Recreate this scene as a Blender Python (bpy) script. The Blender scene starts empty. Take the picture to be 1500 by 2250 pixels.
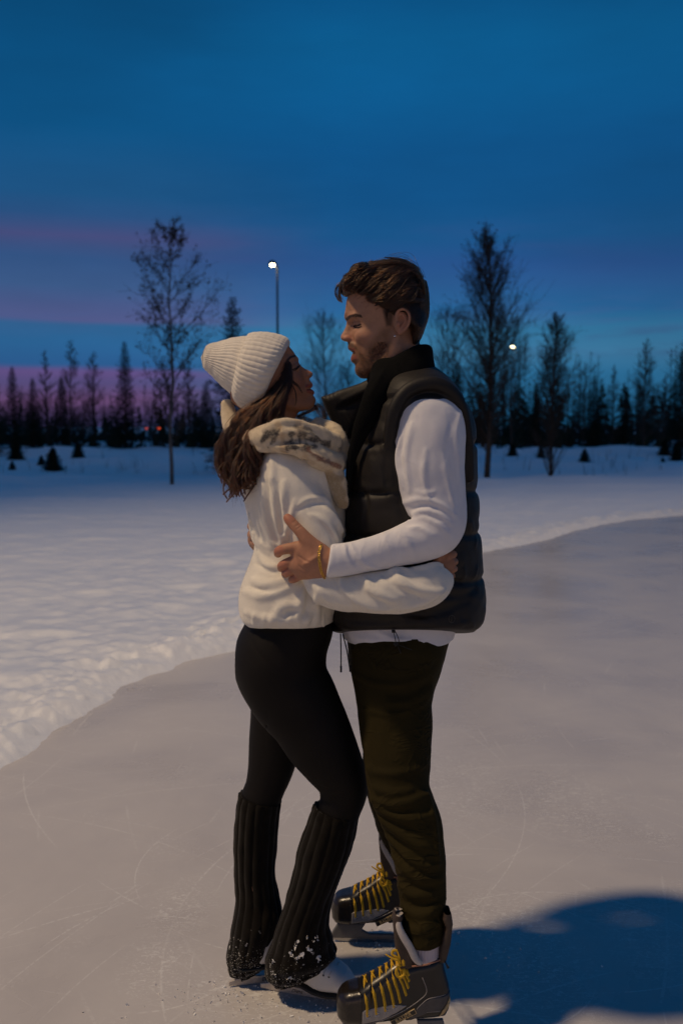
import bpy, math, random
import numpy as np
from mathutils import Vector, Matrix
C = bpy.context.scene.collection
scn = bpy.context.scene
rad = math.radians

# ------------------------------------------------------------------ camera
CAM_H = 1.55
FPX = 2187.0                      # focal length in photo pixels (35 mm lens, 36 mm tall frame of 2250 px)
PITCH = math.atan(190/2187.0)     # horizon sits at row 935
cam_d = bpy.data.cameras.new('camera')
cam = bpy.data.objects.new('camera', cam_d); C.objects.link(cam)
cam.location = (0, 0, CAM_H)
cam.rotation_euler = (math.pi/2 - PITCH, 0, 0)
cam_d.sensor_fit = 'VERTICAL'; cam_d.sensor_height = 36.0; cam_d.sensor_width = 24.0
cam_d.lens = 35.0
cam_d.clip_start = 0.05; cam_d.clip_end = 3000
cam_d.dof.use_dof = True; cam_d.dof.focus_distance = 2.55; cam_d.dof.aperture_fstop = 3.6
scn.camera = cam
scn.render.resolution_x = 682; scn.render.resolution_y = 1024

# ------------------------------------------------------------------ node helper
class NT:
    def __init__(s, tree): s.t = tree; s.n = tree.nodes; s.l = tree.links
    def node(s, kind, **kw):
        n = s.n.new(kind)
        for k, v in kw.items(): setattr(n, k, v)
        return n
    def put(s, sock, v):
        if isinstance(v, bpy.types.NodeSocket): s.l.new(v, sock)
        elif v is not None:
            if isinstance(v, (tuple, list)) and len(v) == 3 and sock.type == 'RGBA': v = tuple(v)+(1,)
            sock.default_value = v
    def math(s, op, a, b=None, c=None, clamp=False):
        n = s.node('ShaderNodeMath', operation=op); n.use_clamp = clamp
        s.put(n.inputs[0], a)
        if b is not None: s.put(n.inputs[1], b)
        if c is not None: s.put(n.inputs[2], c)
        return n.outputs[0]
    def mix(s, f, a, b, typ='MIX'):
        n = s.node('ShaderNodeMix', data_type='RGBA', blend_type=typ)
        s.put(n.inputs[0], f); s.put(n.inputs[6], a); s.put(n.inputs[7], b)
        return n.outputs[2]
    def ramp(s, f, stops, interp='LINEAR'):
        n = s.node('ShaderNodeValToRGB'); cr = n.color_ramp; cr.interpolation = interp
        while len(cr.elements) < len(stops): cr.elements.new(0.5)
        for e, (p, c) in zip(cr.elements, stops):
            e.position = p; e.color = (tuple(c)+(1,)) if not isinstance(c, (int, float)) else (c, c, c, 1)
        s.put(n.inputs[0], f); return n.outputs[0]
    def noise(s, vec, scale, detail=4, rough=0.55, dist=0.0):
        n = s.node('ShaderNodeTexNoise'); s.put(n.inputs['Vector'], vec)
        n.inputs['Scale'].default_value = scale; n.inputs['Detail'].default_value = detail
        n.inputs['Roughness'].default_value = rough; n.inputs['Distortion'].default_value = dist
        return n.outputs['Fac']
    def smooth(s, x, a, b):
        n = s.node('ShaderNodeMapRange', interpolation_type='SMOOTHSTEP')
        s.put(n.inputs[0], x); n.inputs[1].default_value = a; n.inputs[2].default_value = b
        return n.outputs[0]
    def mapping(s, vec, scale=(1,1,1), loc=(0,0,0), rot=(0,0,0)):
        n = s.node('ShaderNodeMapping'); s.put(n.inputs[0], vec)
        n.inputs['Scale'].default_value = scale; n.inputs['Location'].default_value = loc; n.inputs['Rotation'].default_value = rot
        return n.outputs[0]

def L(r, g, b):
    """sRGB 0-255 -> linear"""
    f = lambda c: (c/255/12.92) if c/255 <= 0.04045 else ((c/255+0.055)/1.055)**2.4
    return (f(r), f(g), f(b))

# ------------------------------------------------------------------ world: dusk sky
w = bpy.data.worlds.new('World'); scn.world = w; w.use_nodes = True
n = NT(w.node_tree); w.node_tree.nodes.clear()
tc = n.node('ShaderNodeTexCoord').outputs['Generated']
sep = n.node('ShaderNodeSeparateXYZ'); n.l.new(tc, sep.inputs[0])
X_, Y_, Z_ = sep.outputs
az = n.math('ARCTAN2', X_, Y_)                      # 0 straight ahead, + to the right
cn = n.noise(n.mapping(tc, (1.2, 1.2, 9)), 2.2, 5, 0.5)
cn2 = n.noise(n.mapping(tc, (2.5, 2.5, 22), (3, 1, 0)), 3.0, 5, 0.6)
zz = n.math('ADD', Z_, n.math('MULTIPLY', n.math('SUBTRACT', cn, 0.5), 0.016))
zl = n.math('ADD', zz, n.math('MULTIPLY', az, 0.012))
f = n.math('MULTIPLY', zz, 2.0, clamp=True); fl = n.math('MULTIPLY', zl, 2.0, clamp=True)
right = n.ramp(f, [(0.0, L(30,92,132)), (0.10, L(38,104,146)), (0.14, L(58,120,160)), (0.19, L(46,114,156)), (0.22, L(33,98,150)),
                   (0.27, L(38,88,144)), (0.31, L(34,80,138)), (0.36, L(18,80,132)), (0.42, L(8,76,128)), (0.52, L(5,76,128)), (0.62, L(4,84,136)), (0.70, L(4,86,137)), (0.80, L(3,74,124)), (1.0, L(2,64,108))])
left = n.ramp(fl, [(0.0, L(60,56,96)), (0.045, L(104,74,116)), (0.08, L(84,76,124)), (0.100, L(98,80,134)), (0.111, L(40,92,146)),
                   (0.15, L(40,100,152)), (0.185, L(42,102,152)), (0.195, L(84,94,146)), (0.225, L(76,94,146)), (0.26, L(62,96,147)), (0.305, L(52,88,140)), (0.325, L(60,84,135)),
                   (0.345, L(72,80,131)), (0.365, L(56,82,133)), (0.385, L(40,83,134)), (0.42, L(26,84,134)), (0.54, L(6,80,130)), (0.66, L(4,78,127)), (0.78, L(3,72,118)), (1.0, L(2,62,106))])
side = n.smooth(n.math('ADD', az, n.math('MULTIPLY', n.math('SUBTRACT', cn2, 0.5), 0.12)), -0.22, 0.02)
sky = n.mix(side, left, right)
# pink wash high in the middle and grey streaks low on the right
pk = n.math('MULTIPLY', n.smooth(n.math('ABSOLUTE', n.math('SUBTRACT', Z_, 0.17)), 0.05, 0.0), n.smooth(cn, 0.42, 0.66))
pk = n.math('MULTIPLY', pk, n.smooth(n.math('ABSOLUTE', az), 0.34, 0.05))
sky = n.mix(n.math('MULTIPLY', pk, 0.55), sky, L(72,74,134))
st = n.math('MULTIPLY', n.smooth(n.math('ABSOLUTE', n.math('SUBTRACT', Z_, 0.078)), 0.022, 0.0), n.smooth(cn2, 0.48, 0.66))
st = n.math('MULTIPLY', st, n.smooth(az, 0.10, 0.26))
sky = n.mix(n.math('MULTIPLY', st, 0.75), sky, L(52,84,128))
lav = n.math('MULTIPLY', n.smooth(n.math('ABSOLUTE', n.math('SUBTRACT', Z_, 0.105)), 0.03, 0.0), n.smooth(cn2, 0.45, 0.6))
sky = n.mix(n.math('MULTIPLY', lav, 0.25), sky, L(70,96,150))
mott = n.noise(n.mapping(tc, (1, 1, 2.5), (7, 2, 5)), 2.0, 4, 0.5)
sky = n.mix(1.0, sky, n.ramp(mott, [(0.3, 0.86), (0.7, 1.1)]), 'MULTIPLY')
mot2 = n.noise(n.mapping(tc, (1, 1, 4), (1, 6, 2), (0.1, 0, 0)), 5.0, 6, 0.6)
sky = n.mix(1.0, sky, n.ramp(mot2, [(0.3, 0.93), (0.7, 1.05)]), 'MULTIPLY')
sky = n.mix(1.0, sky, n.ramp(n.math('ABSOLUTE', az), [(0.0, 1.11), (0.30, 0.93), (1.0, 0.88)]), 'MULTIPLY')
# added warm fill band low in the sky behind the camera, brightens the figures' fronts
fill_band = n.math('MULTIPLY', n.smooth(Z_, 0.12, 0.02), n.smooth(n.math('MULTIPLY', Y_, -1.0), 0.25, 0.75))
fill_band = n.math('MULTIPLY', fill_band, n.math('ADD', 0.6, n.math('MULTIPLY', cn2, 0.8)))
sky = n.mix(fill_band, sky, (1.75, 1.15, 0.66))
nis = n.node('ShaderNodeTexSky', sky_type='NISHITA', sun_disc=False, sun_elevation=rad(0.5), sun_rotation=rad(200))
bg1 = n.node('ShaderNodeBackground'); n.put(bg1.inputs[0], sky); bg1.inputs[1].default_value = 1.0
bg2 = n.node('ShaderNodeBackground'); n.put(bg2.inputs[0], nis.outputs[0]); bg2.inputs[1].default_value = 0.004
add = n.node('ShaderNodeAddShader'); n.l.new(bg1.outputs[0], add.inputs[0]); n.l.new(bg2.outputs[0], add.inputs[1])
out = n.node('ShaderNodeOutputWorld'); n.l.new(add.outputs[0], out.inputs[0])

scn.view_settings.view_transform = 'Standard'; scn.view_settings.look = 'None'
scn.view_settings.exposure = 0.0; scn.view_settings.gamma = 1.0
scn.cycles.use_denoising = True
scn.cycles.max_bounces = 6

# ------------------------------------------------------------------ the rink's own floodlight (high up, outside the frame on the left)
def lamp_light(name, loc, aim, power, col, size, cone, blend):
    d = bpy.data.lights.new(name, 'SPOT'); d.energy = power; d.color = col; d.shadow_soft_size = size
    d.spot_size = rad(cone); d.spot_blend = blend
    o = bpy.data.objects.new(name, d); C.objects.link(o); o.location = loc
    o.rotation_euler = (Vector(aim)-Vector(loc)).to_track_quat('-Z', 'Y').to_euler()
    return o
lamp_light('rink_lamp_light', (-11.9, 0.55, 20.4), (2.0, 7.8, 0), 14300, (1.0, 0.735, 0.455), 0.85, 75, 1.0)
# ------------------------------------------------------------------ photo pixel at depth Y -> world point
_ct, _st = math.cos(PITCH), math.sin(PITCH)
def W(px, py, Y):
    xc = (px-750)/FPX; yc = -(py-1125)/FPX
    t = Y/(_ct + yc*_st)
    return np.array([xc*t, Y, CAM_H + t*(-_st + yc*_ct)])
def PX(Y): return Y/FPX            # metres per photo pixel at depth Y
def zpy(py, Y): return W(750, py, Y)[2]
def ground(px, py):
    a = math.atan((py-1125)/FPX)+PITCH; d = CAM_H/math.tan(max(a, 1e-4)); p = W(px, py, d); return np.array([p[0], d, 0.0])

# ------------------------------------------------------------------ implicit surfaces on a grid, meshed with surface nets
def crom(P, m=6):
    P = np.asarray(P, float)
    if len(P) < 3: m = max(m, 1)
    Q = np.vstack([2*P[0]-P[1], P, 2*P[-1]-P[-2]]); out = []
    for i in range(1, len(Q)-2):
        for t in np.linspace(0, 1, m, endpoint=False):
            a, b, c, d = Q[i-1], Q[i], Q[i+1], Q[i+2]
            out.append(0.5*((2*b)+(c-a)*t+(2*a-5*b+4*c-d)*t*t+(3*b-a-3*c+d)*t**3))
    out.append(P[-1]); return np.array(out)

def keep_big(v, F):
    lab = np.arange(len(v)); e = np.vstack([F[:, [0, 1]], F[:, [1, 2]], F[:, [2, 3]], F[:, [3, 0]]])
    while True:
        m = np.minimum(lab[e[:, 0]], lab[e[:, 1]]); new = lab.copy(); np.minimum.at(new, e[:, 0], m); np.minimum.at(new, e[:, 1], m); new = np.minimum(new, new[new]); new = new[new]
        if (new == lab).all(): break
        lab = new
    big = np.bincount(lab).argmax(); keep = lab == big; idx = np.cumsum(keep)-1; Fk = F[keep[F].all(1)]
    return v[keep], idx[Fk]
class Vol:
    def __init__(s, lo, hi, h, big=0.06):
        s.lo = np.array(lo, float); s.h = h
        s.n = np.ceil((np.array(hi, float)-s.lo)/h).astype(int)+1
        s.d = np.full(tuple(s.n), big, np.float32)
        s.ax = [s.lo[i]+h*np.arange(s.n[i]) for i in range(3)]
    def blk(s, lo, hi):
        i0 = np.clip(np.floor((np.asarray(lo)-s.lo)/s.h).astype(int), 0, s.n-1)
        i1 = np.clip(np.ceil((np.asarray(hi)-s.lo)/s.h).astype(int)+1, 1, s.n)
        sl = tuple(slice(a, b) for a, b in zip(i0, i1))
        X = s.ax[0][sl[0]][:, None, None].astype(np.float32); Y = s.ax[1][sl[1]][None, :, None].astype(np.float32); Z = s.ax[2][sl[2]][None, None, :].astype(np.float32)
        return sl, X, Y, Z
    def op(s, sl, e, k, mode):
        a = s.d[sl]
        if a.size == 0: return
        if mode == 'u':
            if k <= 0: s.d[sl] = np.minimum(a, e)
            else:
                h = np.clip(0.5+0.5*(a-e)/k, 0, 1); s.d[sl] = a*(1-h)+e*h-k*h*(1-h)
        elif mode == 's':
            e = -e
            if k <= 0: s.d[sl] = np.maximum(a, e)
            else:
                h = np.clip(0.5-0.5*(a-e)/k, 0, 1); s.d[sl] = a*(1-h)+e*h+k*h*(1-h)
        elif mode == 'i':
            if k <= 0: s.d[sl] = np.maximum(a, e)
            else:
                h = np.clip(0.5-0.5*(a-e)/k, 0, 1); s.d[sl] = a*(1-h)+e*h+k*h*(1-h)
    def ell(s, c, r, k=0.0, mode='u', rot=None):
        c = np.asarray(c, float); r = np.asarray(r, float)
        m = (r.max() if rot is not None else r)+k+0.02
        sl, X, Y, Z = s.blk(c-m, c+m); x, y, z = X-c[0], Y-c[1], Z-c[2]
        if rot is not None:
            R = np.array(rot).T
            x, y, z = (R[0,0]*x+R[0,1]*y+R[0,2]*z, R[1,0]*x+R[1,1]*y+R[1,2]*z, R[2,0]*x+R[2,1]*y+R[2,2]*z)
        k0 = np.sqrt((x/r[0])**2+(y/r[1])**2+(z/r[2])**2)+1e-6
        k1 = np.sqrt((x/r[0]**2)**2+(y/r[1]**2)**2+(z/r[2]**2)**2)+1e-6
        s.op(sl, k0*(k0-1)/k1, k, mode)
    def chain(s, P, k=0.0, mode='u', q=1.0, m=5, self_k=0.0):
        """P: rows (x,y,z,r), round tapered chain; q squashes it in depth (world y)"""
        P = crom(P, m) if (len(P) > 2 and m > 1) else np.asarray(P, float)
        rm = P[:, 3].max()+k+0.02
        lo = P[:, :3].min(0)-rm; hi = P[:, :3].max(0)+rm
        sl, X, Y, Z = s.blk(lo, hi)
        e = np.full(np.broadcast(X, Y, Z).shape, 0.08, np.float32)
        for a, b in zip(P[:-1], P[1:]):
            mm = max(a[3], b[3])+k+0.02
            l2 = np.minimum(a[:3], b[:3])-mm; h2 = np.maximum(a[:3], b[:3])+mm
            s2, x, y, z = s.blk(l2, h2)
            ss = tuple(slice(max(p.start-g.start, 0), max(min(p.stop, g.stop)-g.start, 0)) for p, g in zip(s2, sl))
            ba = b[:3]-a[:3]; ba_ = ba.copy(); ba_[1] /= q; L2 = max((ba_**2).sum(), 1e-12)
            px, py, pz = x-a[0], (y-a[1])/q, z-a[2]
            h = np.clip((px*ba_[0]+py*ba_[1]+pz*ba_[2])/L2, 0, 1)
            dd = np.sqrt((px-h*ba_[0])**2+(py-h*ba_[1])**2+(pz-h*ba_[2])**2)-(a[3]+(b[3]-a[3])*h)
            if q < 1: dd = dd*(0.5+0.5*q)
            v = e[ss]
            if v.shape != dd.shape: continue
            e[ss] = np.minimum(v, dd)
        s.op(sl, e, k, mode)
    def loft(s, rows, Yc, k=0.0, mode='u', nexp=2.2, capk=0.02, pixel=True, yshift=None):
        """rows: (py, xl, xr, halfdepth[, Yc]) outline rows measured at depth Yc, from top to bottom"""
        R = []
        for r in rows:
            yc = r[4] if len(r) > 4 else Yc
            if pixel:
                a = W(r[1], r[0], Yc); b = W(r[2], r[0], Yc); R.append((a[2], a[0], b[0], r[3], yc))
            else: R.append((r[0], r[1], r[2], r[3], yc))
        R = crom(sorted(R), 6); R[:, 3] = np.maximum(R[:, 3], 0.004)
        zs = R[:, 0]; zmin, zmax = zs[0], zs[-1]
        ym = R[:, 3].max(); mg = k+0.03
        sl, X, Y, Z = s.blk((R[:, 1].min()-mg, R[:, 4].min()-ym-mg, zmin-mg), (R[:, 2].max()+mg, R[:, 4].max()+ym+mg, zmax+mg))
        z1 = Z.ravel()
        g = lambda i: np.interp(z1, zs, R[:, i]).astype(np.float32)[None, None, :]
        xl, xr, b, yc = g(1), g(2), g(3), g(4)
        a = np.maximum((xr-xl)/2, 0.004); cx = (xl+xr)/2
        dx = X-cx; dy = Y-yc
        r = ((np.abs(dx)/a)**nexp+(np.abs(dy)/b)**nexp)**(1/nexp)+1e-4
        e = np.sqrt(dx*dx+dy*dy)*(1-1/r); e = np.maximum(e, -np.minimum(a, b))
        cap = np.maximum(zmin-Z, Z-zmax)
        hh = np.clip(0.5-0.5*(e-cap)/capk, 0, 1); e = e*(1-hh)+cap*hh+capk*hh*(1-hh)
        s.op(sl, e, k, mode)
    def slab(s, poly, yc, half, k=0.0, mode='u', round_=0.02, halffn=None):
        """side outline (world x,z points) given thickness in y with rounded edges"""
        poly = np.asarray(poly, float); mg = k+0.03
        hm = half
        sl, X, Y, Z = s.blk((poly[:, 0].min()-mg, yc-hm-mg, poly[:, 1].min()-mg), (poly[:, 0].max()+mg, yc+hm+mg, poly[:, 1].max()+mg))
        x = X[:, 0, :]+0*Z[:, 0, :]; z = Z[:, 0, :]+0*x
        d = np.full(x.shape, 1e9); sg = np.ones(x.shape)
        N = len(poly)
        for i in range(N):
            a = poly[i]; b = poly[i-1]; ex, ez = b-a
            wx, wz = x-a[0], z-a[1]
            t = np.clip((wx*ex+wz*ez)/(ex*ex+ez*ez+1e-12), 0, 1)
            d = np.minimum(d, (wx-ex*t)**2+(wz-ez*t)**2)
            c1 = z >= a[1]; c2 = z < b[1]; c3 = ex*wz > ez*wx
            al = (c1 & c2 & c3) | (~c1 & ~c2 & ~c3); sg = np.where(al, -sg, sg)
        d2 = (np.sqrt(d)*sg).astype(np.float32)[:, None, :]
        hw = half if halffn is None else halffn(X, Z)
        e2 = np.abs(Y-yc)-hw
        kk = round_
        hh = np.clip(0.5-0.5*(d2-e2)/kk, 0, 1); e = d2*(1-hh)+e2*hh+kk*hh*(1-hh)
        s.op(sl, e, k, mode)
    def cut(s, p, nrm, k=0.0):
        """keep the side the normal points away from"""
        nrm = np.asarray(nrm, float)/np.linalg.norm(nrm)
        sl, X, Y, Z = s.blk(s.lo, s.lo+s.h*s.n)
        s.op(sl, (X-p[0])*nrm[0]+(Y-p[1])*nrm[1]+(Z-p[2])*nrm[2], k, 'i')
    def disp(s, fn):
        sl, X, Y, Z = s.blk(s.lo, s.lo+s.h*s.n); s.d += fn(X, Y, Z).astype(np.float32)
    def at(s, p):
        q = (np.asarray(p)-s.lo)/s.h; i = np.floor(q).astype(int)
        if (i < 0).any() or (i >= s.n-1).any(): return 1.0
        f = q-i; v = s.d[i[0]:i[0]+2, i[1]:i[1]+2, i[2]:i[2]+2]
        v = v[0]*(1-f[0])+v[1]*f[0]; v = v[0]*(1-f[1])+v[1]*f[1]; return float(v[0]*(1-f[2])+v[1]*f[2])
    def surf(s, px, py, y0=2.0, y1=3.2):
        """first surface point met going away from the camera through a photo pixel"""
        Y = y0; prev = y0
        while Y < y1:
            if s.at(W(px, py, Y)) < 0:
                a, b = prev, Y
                for _ in range(7):
                    m = (a+b)/2
                    if s.at(W(px, py, m)) < 0: b = m
                    else: a = m
                return W(px, py, b)
            prev = Y; Y += 0.004
        return None
    def onsurf(s, pts, lift=0.0, fallback=2.6, step=None, y0=2.0):
        out = []
        for p in pts:
            q = s.surf(p[0], p[1], y0)
            if q is None: q = W(p[0], p[1], out[-1][1] if out else fallback)
            else: q = W(p[0], p[1], q[1]-lift)
            out.append(q)
        return np.array(out)
    def fold(s, pts, r=0.006, k=0.012, sink=0.5, mode='u', taper=True):
        """a cloth fold along photo pixels: ridge (u) or valley (s) laid on the surface"""
        dense = crom(np.array(pts, float), 5)
        P = s.onsurf(dense, 0); n_ = len(P); t = np.linspace(0, 1, n_)
        rr = r*(0.25+0.75*np.sin(np.pi*np.clip(t, 0.0, 1))**0.6) if taper else np.full(n_, r)
        Q = np.column_stack([P[:, 0], P[:, 1]+(rr*sink if mode == 'u' else -rr*sink), P[:, 2], rr])
        s.chain(Q, k=k, mode=mode, m=1)
    def mesh(s, smooth=1, biggest=False):
        d = s.d; n = np.array(d.shape)-1; ins = d < 0
        c = [ins[i:i+n[0], j:j+n[1], k:k+n[2]] for i in (0,1) for j in (0,1) for k in (0,1)]
        cnt = sum(a.astype(np.int8) for a in c); act = (cnt > 0) & (cnt < 8)
        I = np.argwhere(act); nv = len(I); idx = -np.ones(act.shape, np.int32); idx[act] = np.arange(nv)
        acc = np.zeros((nv, 3)); num = np.zeros(nv)
        offs = [(i, j, k) for i in (0,1) for j in (0,1) for k in (0,1)]
        val = {o: d[I[:, 0]+o[0], I[:, 1]+o[1], I[:, 2]+o[2]].astype(float) for o in offs}
        for a in offs:
            for ax in range(3):
                if a[ax] == 0:
                    b = list(a); b[ax] = 1; b = tuple(b); va, vb = val[a], val[b]
                    m = (va < 0) != (vb < 0)
                    t = np.where(m, va/np.where(m, va-vb, 1), 0)
                    p = np.tile(np.array(a, float), (nv, 1)); p[:, ax] = t
                    acc[m] += p[m]; num[m] += 1
        v = (I+acc/num[:, None])*s.h+s.lo
        faces = []
        for ax in range(3):
            o1, o2 = [(1, 2), (2, 0), (0, 1)][ax]
            a = [slice(1, -1)]*3; a[ax] = slice(0, -1); b = list(a); b[ax] = slice(1, None)
            A = ins[tuple(a)]; B = ins[tuple(b)]; E = np.argwhere(A != B)
            if len(E) == 0: continue
            flip = A[tuple(E.T)]
            base = E+1; base[:, ax] -= 1
            def cell(da, db):
                q = base.copy(); q[:, o1] += da; q[:, o2] += db; return idx[tuple(q.T)]
            q = np.stack([cell(-1, -1), cell(0, -1), cell(0, 0), cell(-1, 0)], 1)
            q[~flip] = q[~flip][:, ::-1]; faces.append(q)
        F = np.vstack(faces); F = F[(F >= 0).all(1)]
        if biggest: v, F = keep_big(v, F)
        for _ in range(smooth):
            a = np.zeros_like(v); nn = np.zeros(len(v))
            for i in range(4):
                p, q = F[:, i], F[:, (i+1) % 4]
                for c_ in range(3): a[:, c_] += np.bincount(p, v[q, c_], len(v))+np.bincount(q, v[p, c_], len(v))
                nn += np.bincount(p, minlength=len(v))+np.bincount(q, minlength=len(v))
            v = v*0.5+0.5*a/np.maximum(nn, 1)[:, None]
        return v, F

def mesh_obj(name, v, F, mat=None, parent=None, smooth=True, col=None, rotv=None):
    me = bpy.data.meshes.new(name)
    v = np.asarray(v, np.float32)
    if isinstance(F, np.ndarray) and F.ndim == 2:
        k = F.shape[1]; nf = len(F)
        me.vertices.add(len(v)); me.vertices.foreach_set('co', v.ravel())
        me.loops.add(nf*k); me.loops.foreach_set('vertex_index', F.astype(np.int32).ravel())
        me.polygons.add(nf); me.polygons.foreach_set('loop_start', np.arange(0, nf*k, k, dtype=np.int32))
        me.polygons.foreach_set('loop_total', np.full(nf, k, np.int32))
    else:
        me.from_pydata([tuple(p) for p in v], [], [tuple(f) for f in F])
    me.update(calc_edges=True); me.validate()
    if smooth: me.polygons.foreach_set('use_smooth', np.ones(len(me.polygons), bool))
    if col is not None:
        at = me.color_attributes.new('pigment', 'FLOAT_COLOR', 'POINT')
        cc = np.ones((len(v), 4), np.float32); cc[:, :3] = col; at.data.foreach_set('color', cc.ravel())
    if mat:
        for m in (mat if isinstance(mat, (list, tuple)) else [mat]): me.materials.append(m)
    o = bpy.data.objects.new(name, me); C.objects.link(o)
    if parent is not None: o.parent = parent
    return o
def tag(o, label=None, cat=None, group=None, kind=None):
    for k, v in (('label', label), ('category', cat), ('group', group), ('kind', kind)):
        if v: o[k] = v
    return o
def join_vf(*vf):
    V_, F_, n_ = [], [], 0
    for v, f in vf: V_.append(np.asarray(v)); F_.append(np.asarray(f)+n_); n_ += len(v)
    return np.vstack(V_), np.vstack(F_)

def frames(P):
    P = np.asarray(P, float); T = np.gradient(P, axis=0); T /= np.linalg.norm(T, axis=1)[:, None]+1e-12
    U = np.zeros_like(P); up = np.array([0, 1.0, 0]) if abs(T[0, 1]) < 0.9 else np.array([1.0, 0, 0])
    u = up-T[0]*up.dot(T[0]); u /= np.linalg.norm(u); U[0] = u
    for i in range(1, len(P)):
        u = U[i-1]-T[i]*U[i-1].dot(T[i]); U[i] = u/(np.linalg.norm(u)+1e-12)
    return T, U, np.cross(T, U)
def tube(P, r, sides=6, flat=1.0, m=1, updir=None):
    """tube along points; returns (v, quads). flat squashes it along the frame's second axis"""
    P = np.asarray(P, float)
    r = np.full(len(P), r, float) if np.isscalar(r) else np.asarray(r, float)
    if m > 1:
        Q = crom(np.column_stack([P, r]), m); P, r = Q[:, :3], Q[:, 3]
    T, U, B = frames(P)
    if updir is not None:
        ud = np.asarray(updir, float)
        U = ud-T*(T@ud)[:, None]; U /= np.linalg.norm(U, axis=1)[:, None]+1e-9; B = np.cross(T, U)
    a = np.arange(sides)*2*np.pi/sides
    ring = np.cos(a)[None, :, None]*U[:, None, :]*flat+np.sin(a)[None, :, None]*B[:, None, :]
    v = (P[:, None, :]+ring*r[:, None, None]).reshape(-1, 3)
    n_ = len(P); F = []
    i, j = np.meshgrid(np.arange(n_-1), np.arange(sides), indexing='ij')
    j2 = (j+1) % sides
    F = np.stack([i*sides+j, i*sides+j2, (i+1)*sides+j2, (i+1)*sides+j], -1).reshape(-1, 4)
    caps = []
    if sides == 4: caps = [[3, 2, 1, 0], [(n_-1)*4, (n_-1)*4+1, (n_-1)*4+2, (n_-1)*4+3]]
    elif sides == 6: caps = [[3, 2, 1, 0], [5, 4, 3, 0]]+[[(n_-1)*6+x for x in q] for q in ([0, 1, 2, 3], [0, 3, 4, 5])]
    if caps: F = np.vstack([F, np.array(caps)])
    return v, F

def sweep(stations, q, seg, rows_per=10, disp=None, close=True):
    """tube of elliptical section through (xl,yl,xr,yr,Y) photo stations; q depth ratio; disp(u,v)->outward metres"""
    S = []
    for st in stations:
        a = W(st[0], st[1], st[4]); b = W(st[2], st[3], st[4]); qq = st[5] if len(st) > 5 else q
        S.append(list((a+b)/2)+list((b-a)/2)+[qq])
    S = crom(S, rows_per); nr = len(S)
    ph = np.arange(seg)*2*np.pi/seg
    H = S[:, 3:6]; R = np.linalg.norm(H, axis=1)
    Cn = S[:, :3]; D = np.zeros_like(Cn); D[:, 1] = R*S[:, 6]
    off = np.cos(ph)[None, :, None]*H[:, None, :]-np.sin(ph)[None, :, None]*D[:, None, :]
    ln = np.linalg.norm(off, axis=2, keepdims=True)
    v_ = np.linspace(0, 1, nr)[:, None]; u_ = (ph/(2*np.pi))[None, :]
    dd = disp(u_, v_) if disp is not None else 0*(u_+v_)
    V_ = Cn[:, None, :]+off*(1+(dd[..., None]/np.maximum(ln, 1e-4)))
    V_ = V_.reshape(-1, 3)
    i, j = np.meshgrid(np.arange(nr-1), np.arange(seg), indexing='ij'); j2 = (j+1) % seg
    F = np.stack([i*seg+j, (i+1)*seg+j, (i+1)*seg+j2, i*seg+j2], -1).reshape(-1, 4)
    return V_, F, nr

_rng = np.random.default_rng(7)
class SNoise:
    """smooth noise from a periodic lattice"""
    def __init__(s, seed=0, n=32):
        s.n = n; s.g = np.random.default_rng(seed).uniform(-1, 1, (n, n, n)).astype(np.float32)
    def __call__(s, X, Y, Z):
        X, Y, Z = np.broadcast_arrays(np.asarray(X, np.float32), np.asarray(Y, np.float32), np.asarray(Z, np.float32))
        xi, yi, zi = np.floor(X).astype(int), np.floor(Y).astype(int), np.floor(Z).astype(int)
        fx, fy, fz = X-xi, Y-yi, Z-zi
        fx, fy, fz = [t*t*(3-2*t) for t in (fx, fy, fz)]
        n = s.n; g = s.g; r = 0
        for a in (0, 1):
            for b in (0, 1):
                for c in (0, 1):
                    wgt = (fx if a else 1-fx)*(fy if b else 1-fy)*(fz if c else 1-fz)
                    r = r+wgt*g[(xi+a) % n, (yi+b) % n, (zi+c) % n]
        return r
SN = SNoise(3)
def fbm(X, Y, Z, oct_=3):
    r = 0; a = 1.0; f = 1.0
    for _ in range(oct_): r = r+a*SN(X*f+7.3*_, Y*f+3.1*_, Z*f+1.7*_); a *= 0.5; f *= 2.03
    return r

def hair_obj(name, curves, mat, parent, r0=0.0006, r1=0.0002):
    """curves: list of (k,3) arrays"""
    hc = bpy.data.hair_curves.new(name)
    sizes = [len(c) for c in curves]; hc.add_curves(sizes)
    pos = np.vstack(curves).astype(np.float32)
    hc.attributes['position'].data.foreach_set('vector', pos.ravel())
    ra = hc.attributes.get('radius') or hc.attributes.new('radius', 'FLOAT', 'POINT')
    rr = np.concatenate([np.linspace(r0, r1, k) for k in sizes]).astype(np.float32)
    ra.data.foreach_set('value', rr)
    hc.materials.append(mat)
    o = bpy.data.objects.new(name, hc); C.objects.link(o)
    if parent is not None: o.parent = parent
    return o

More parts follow.
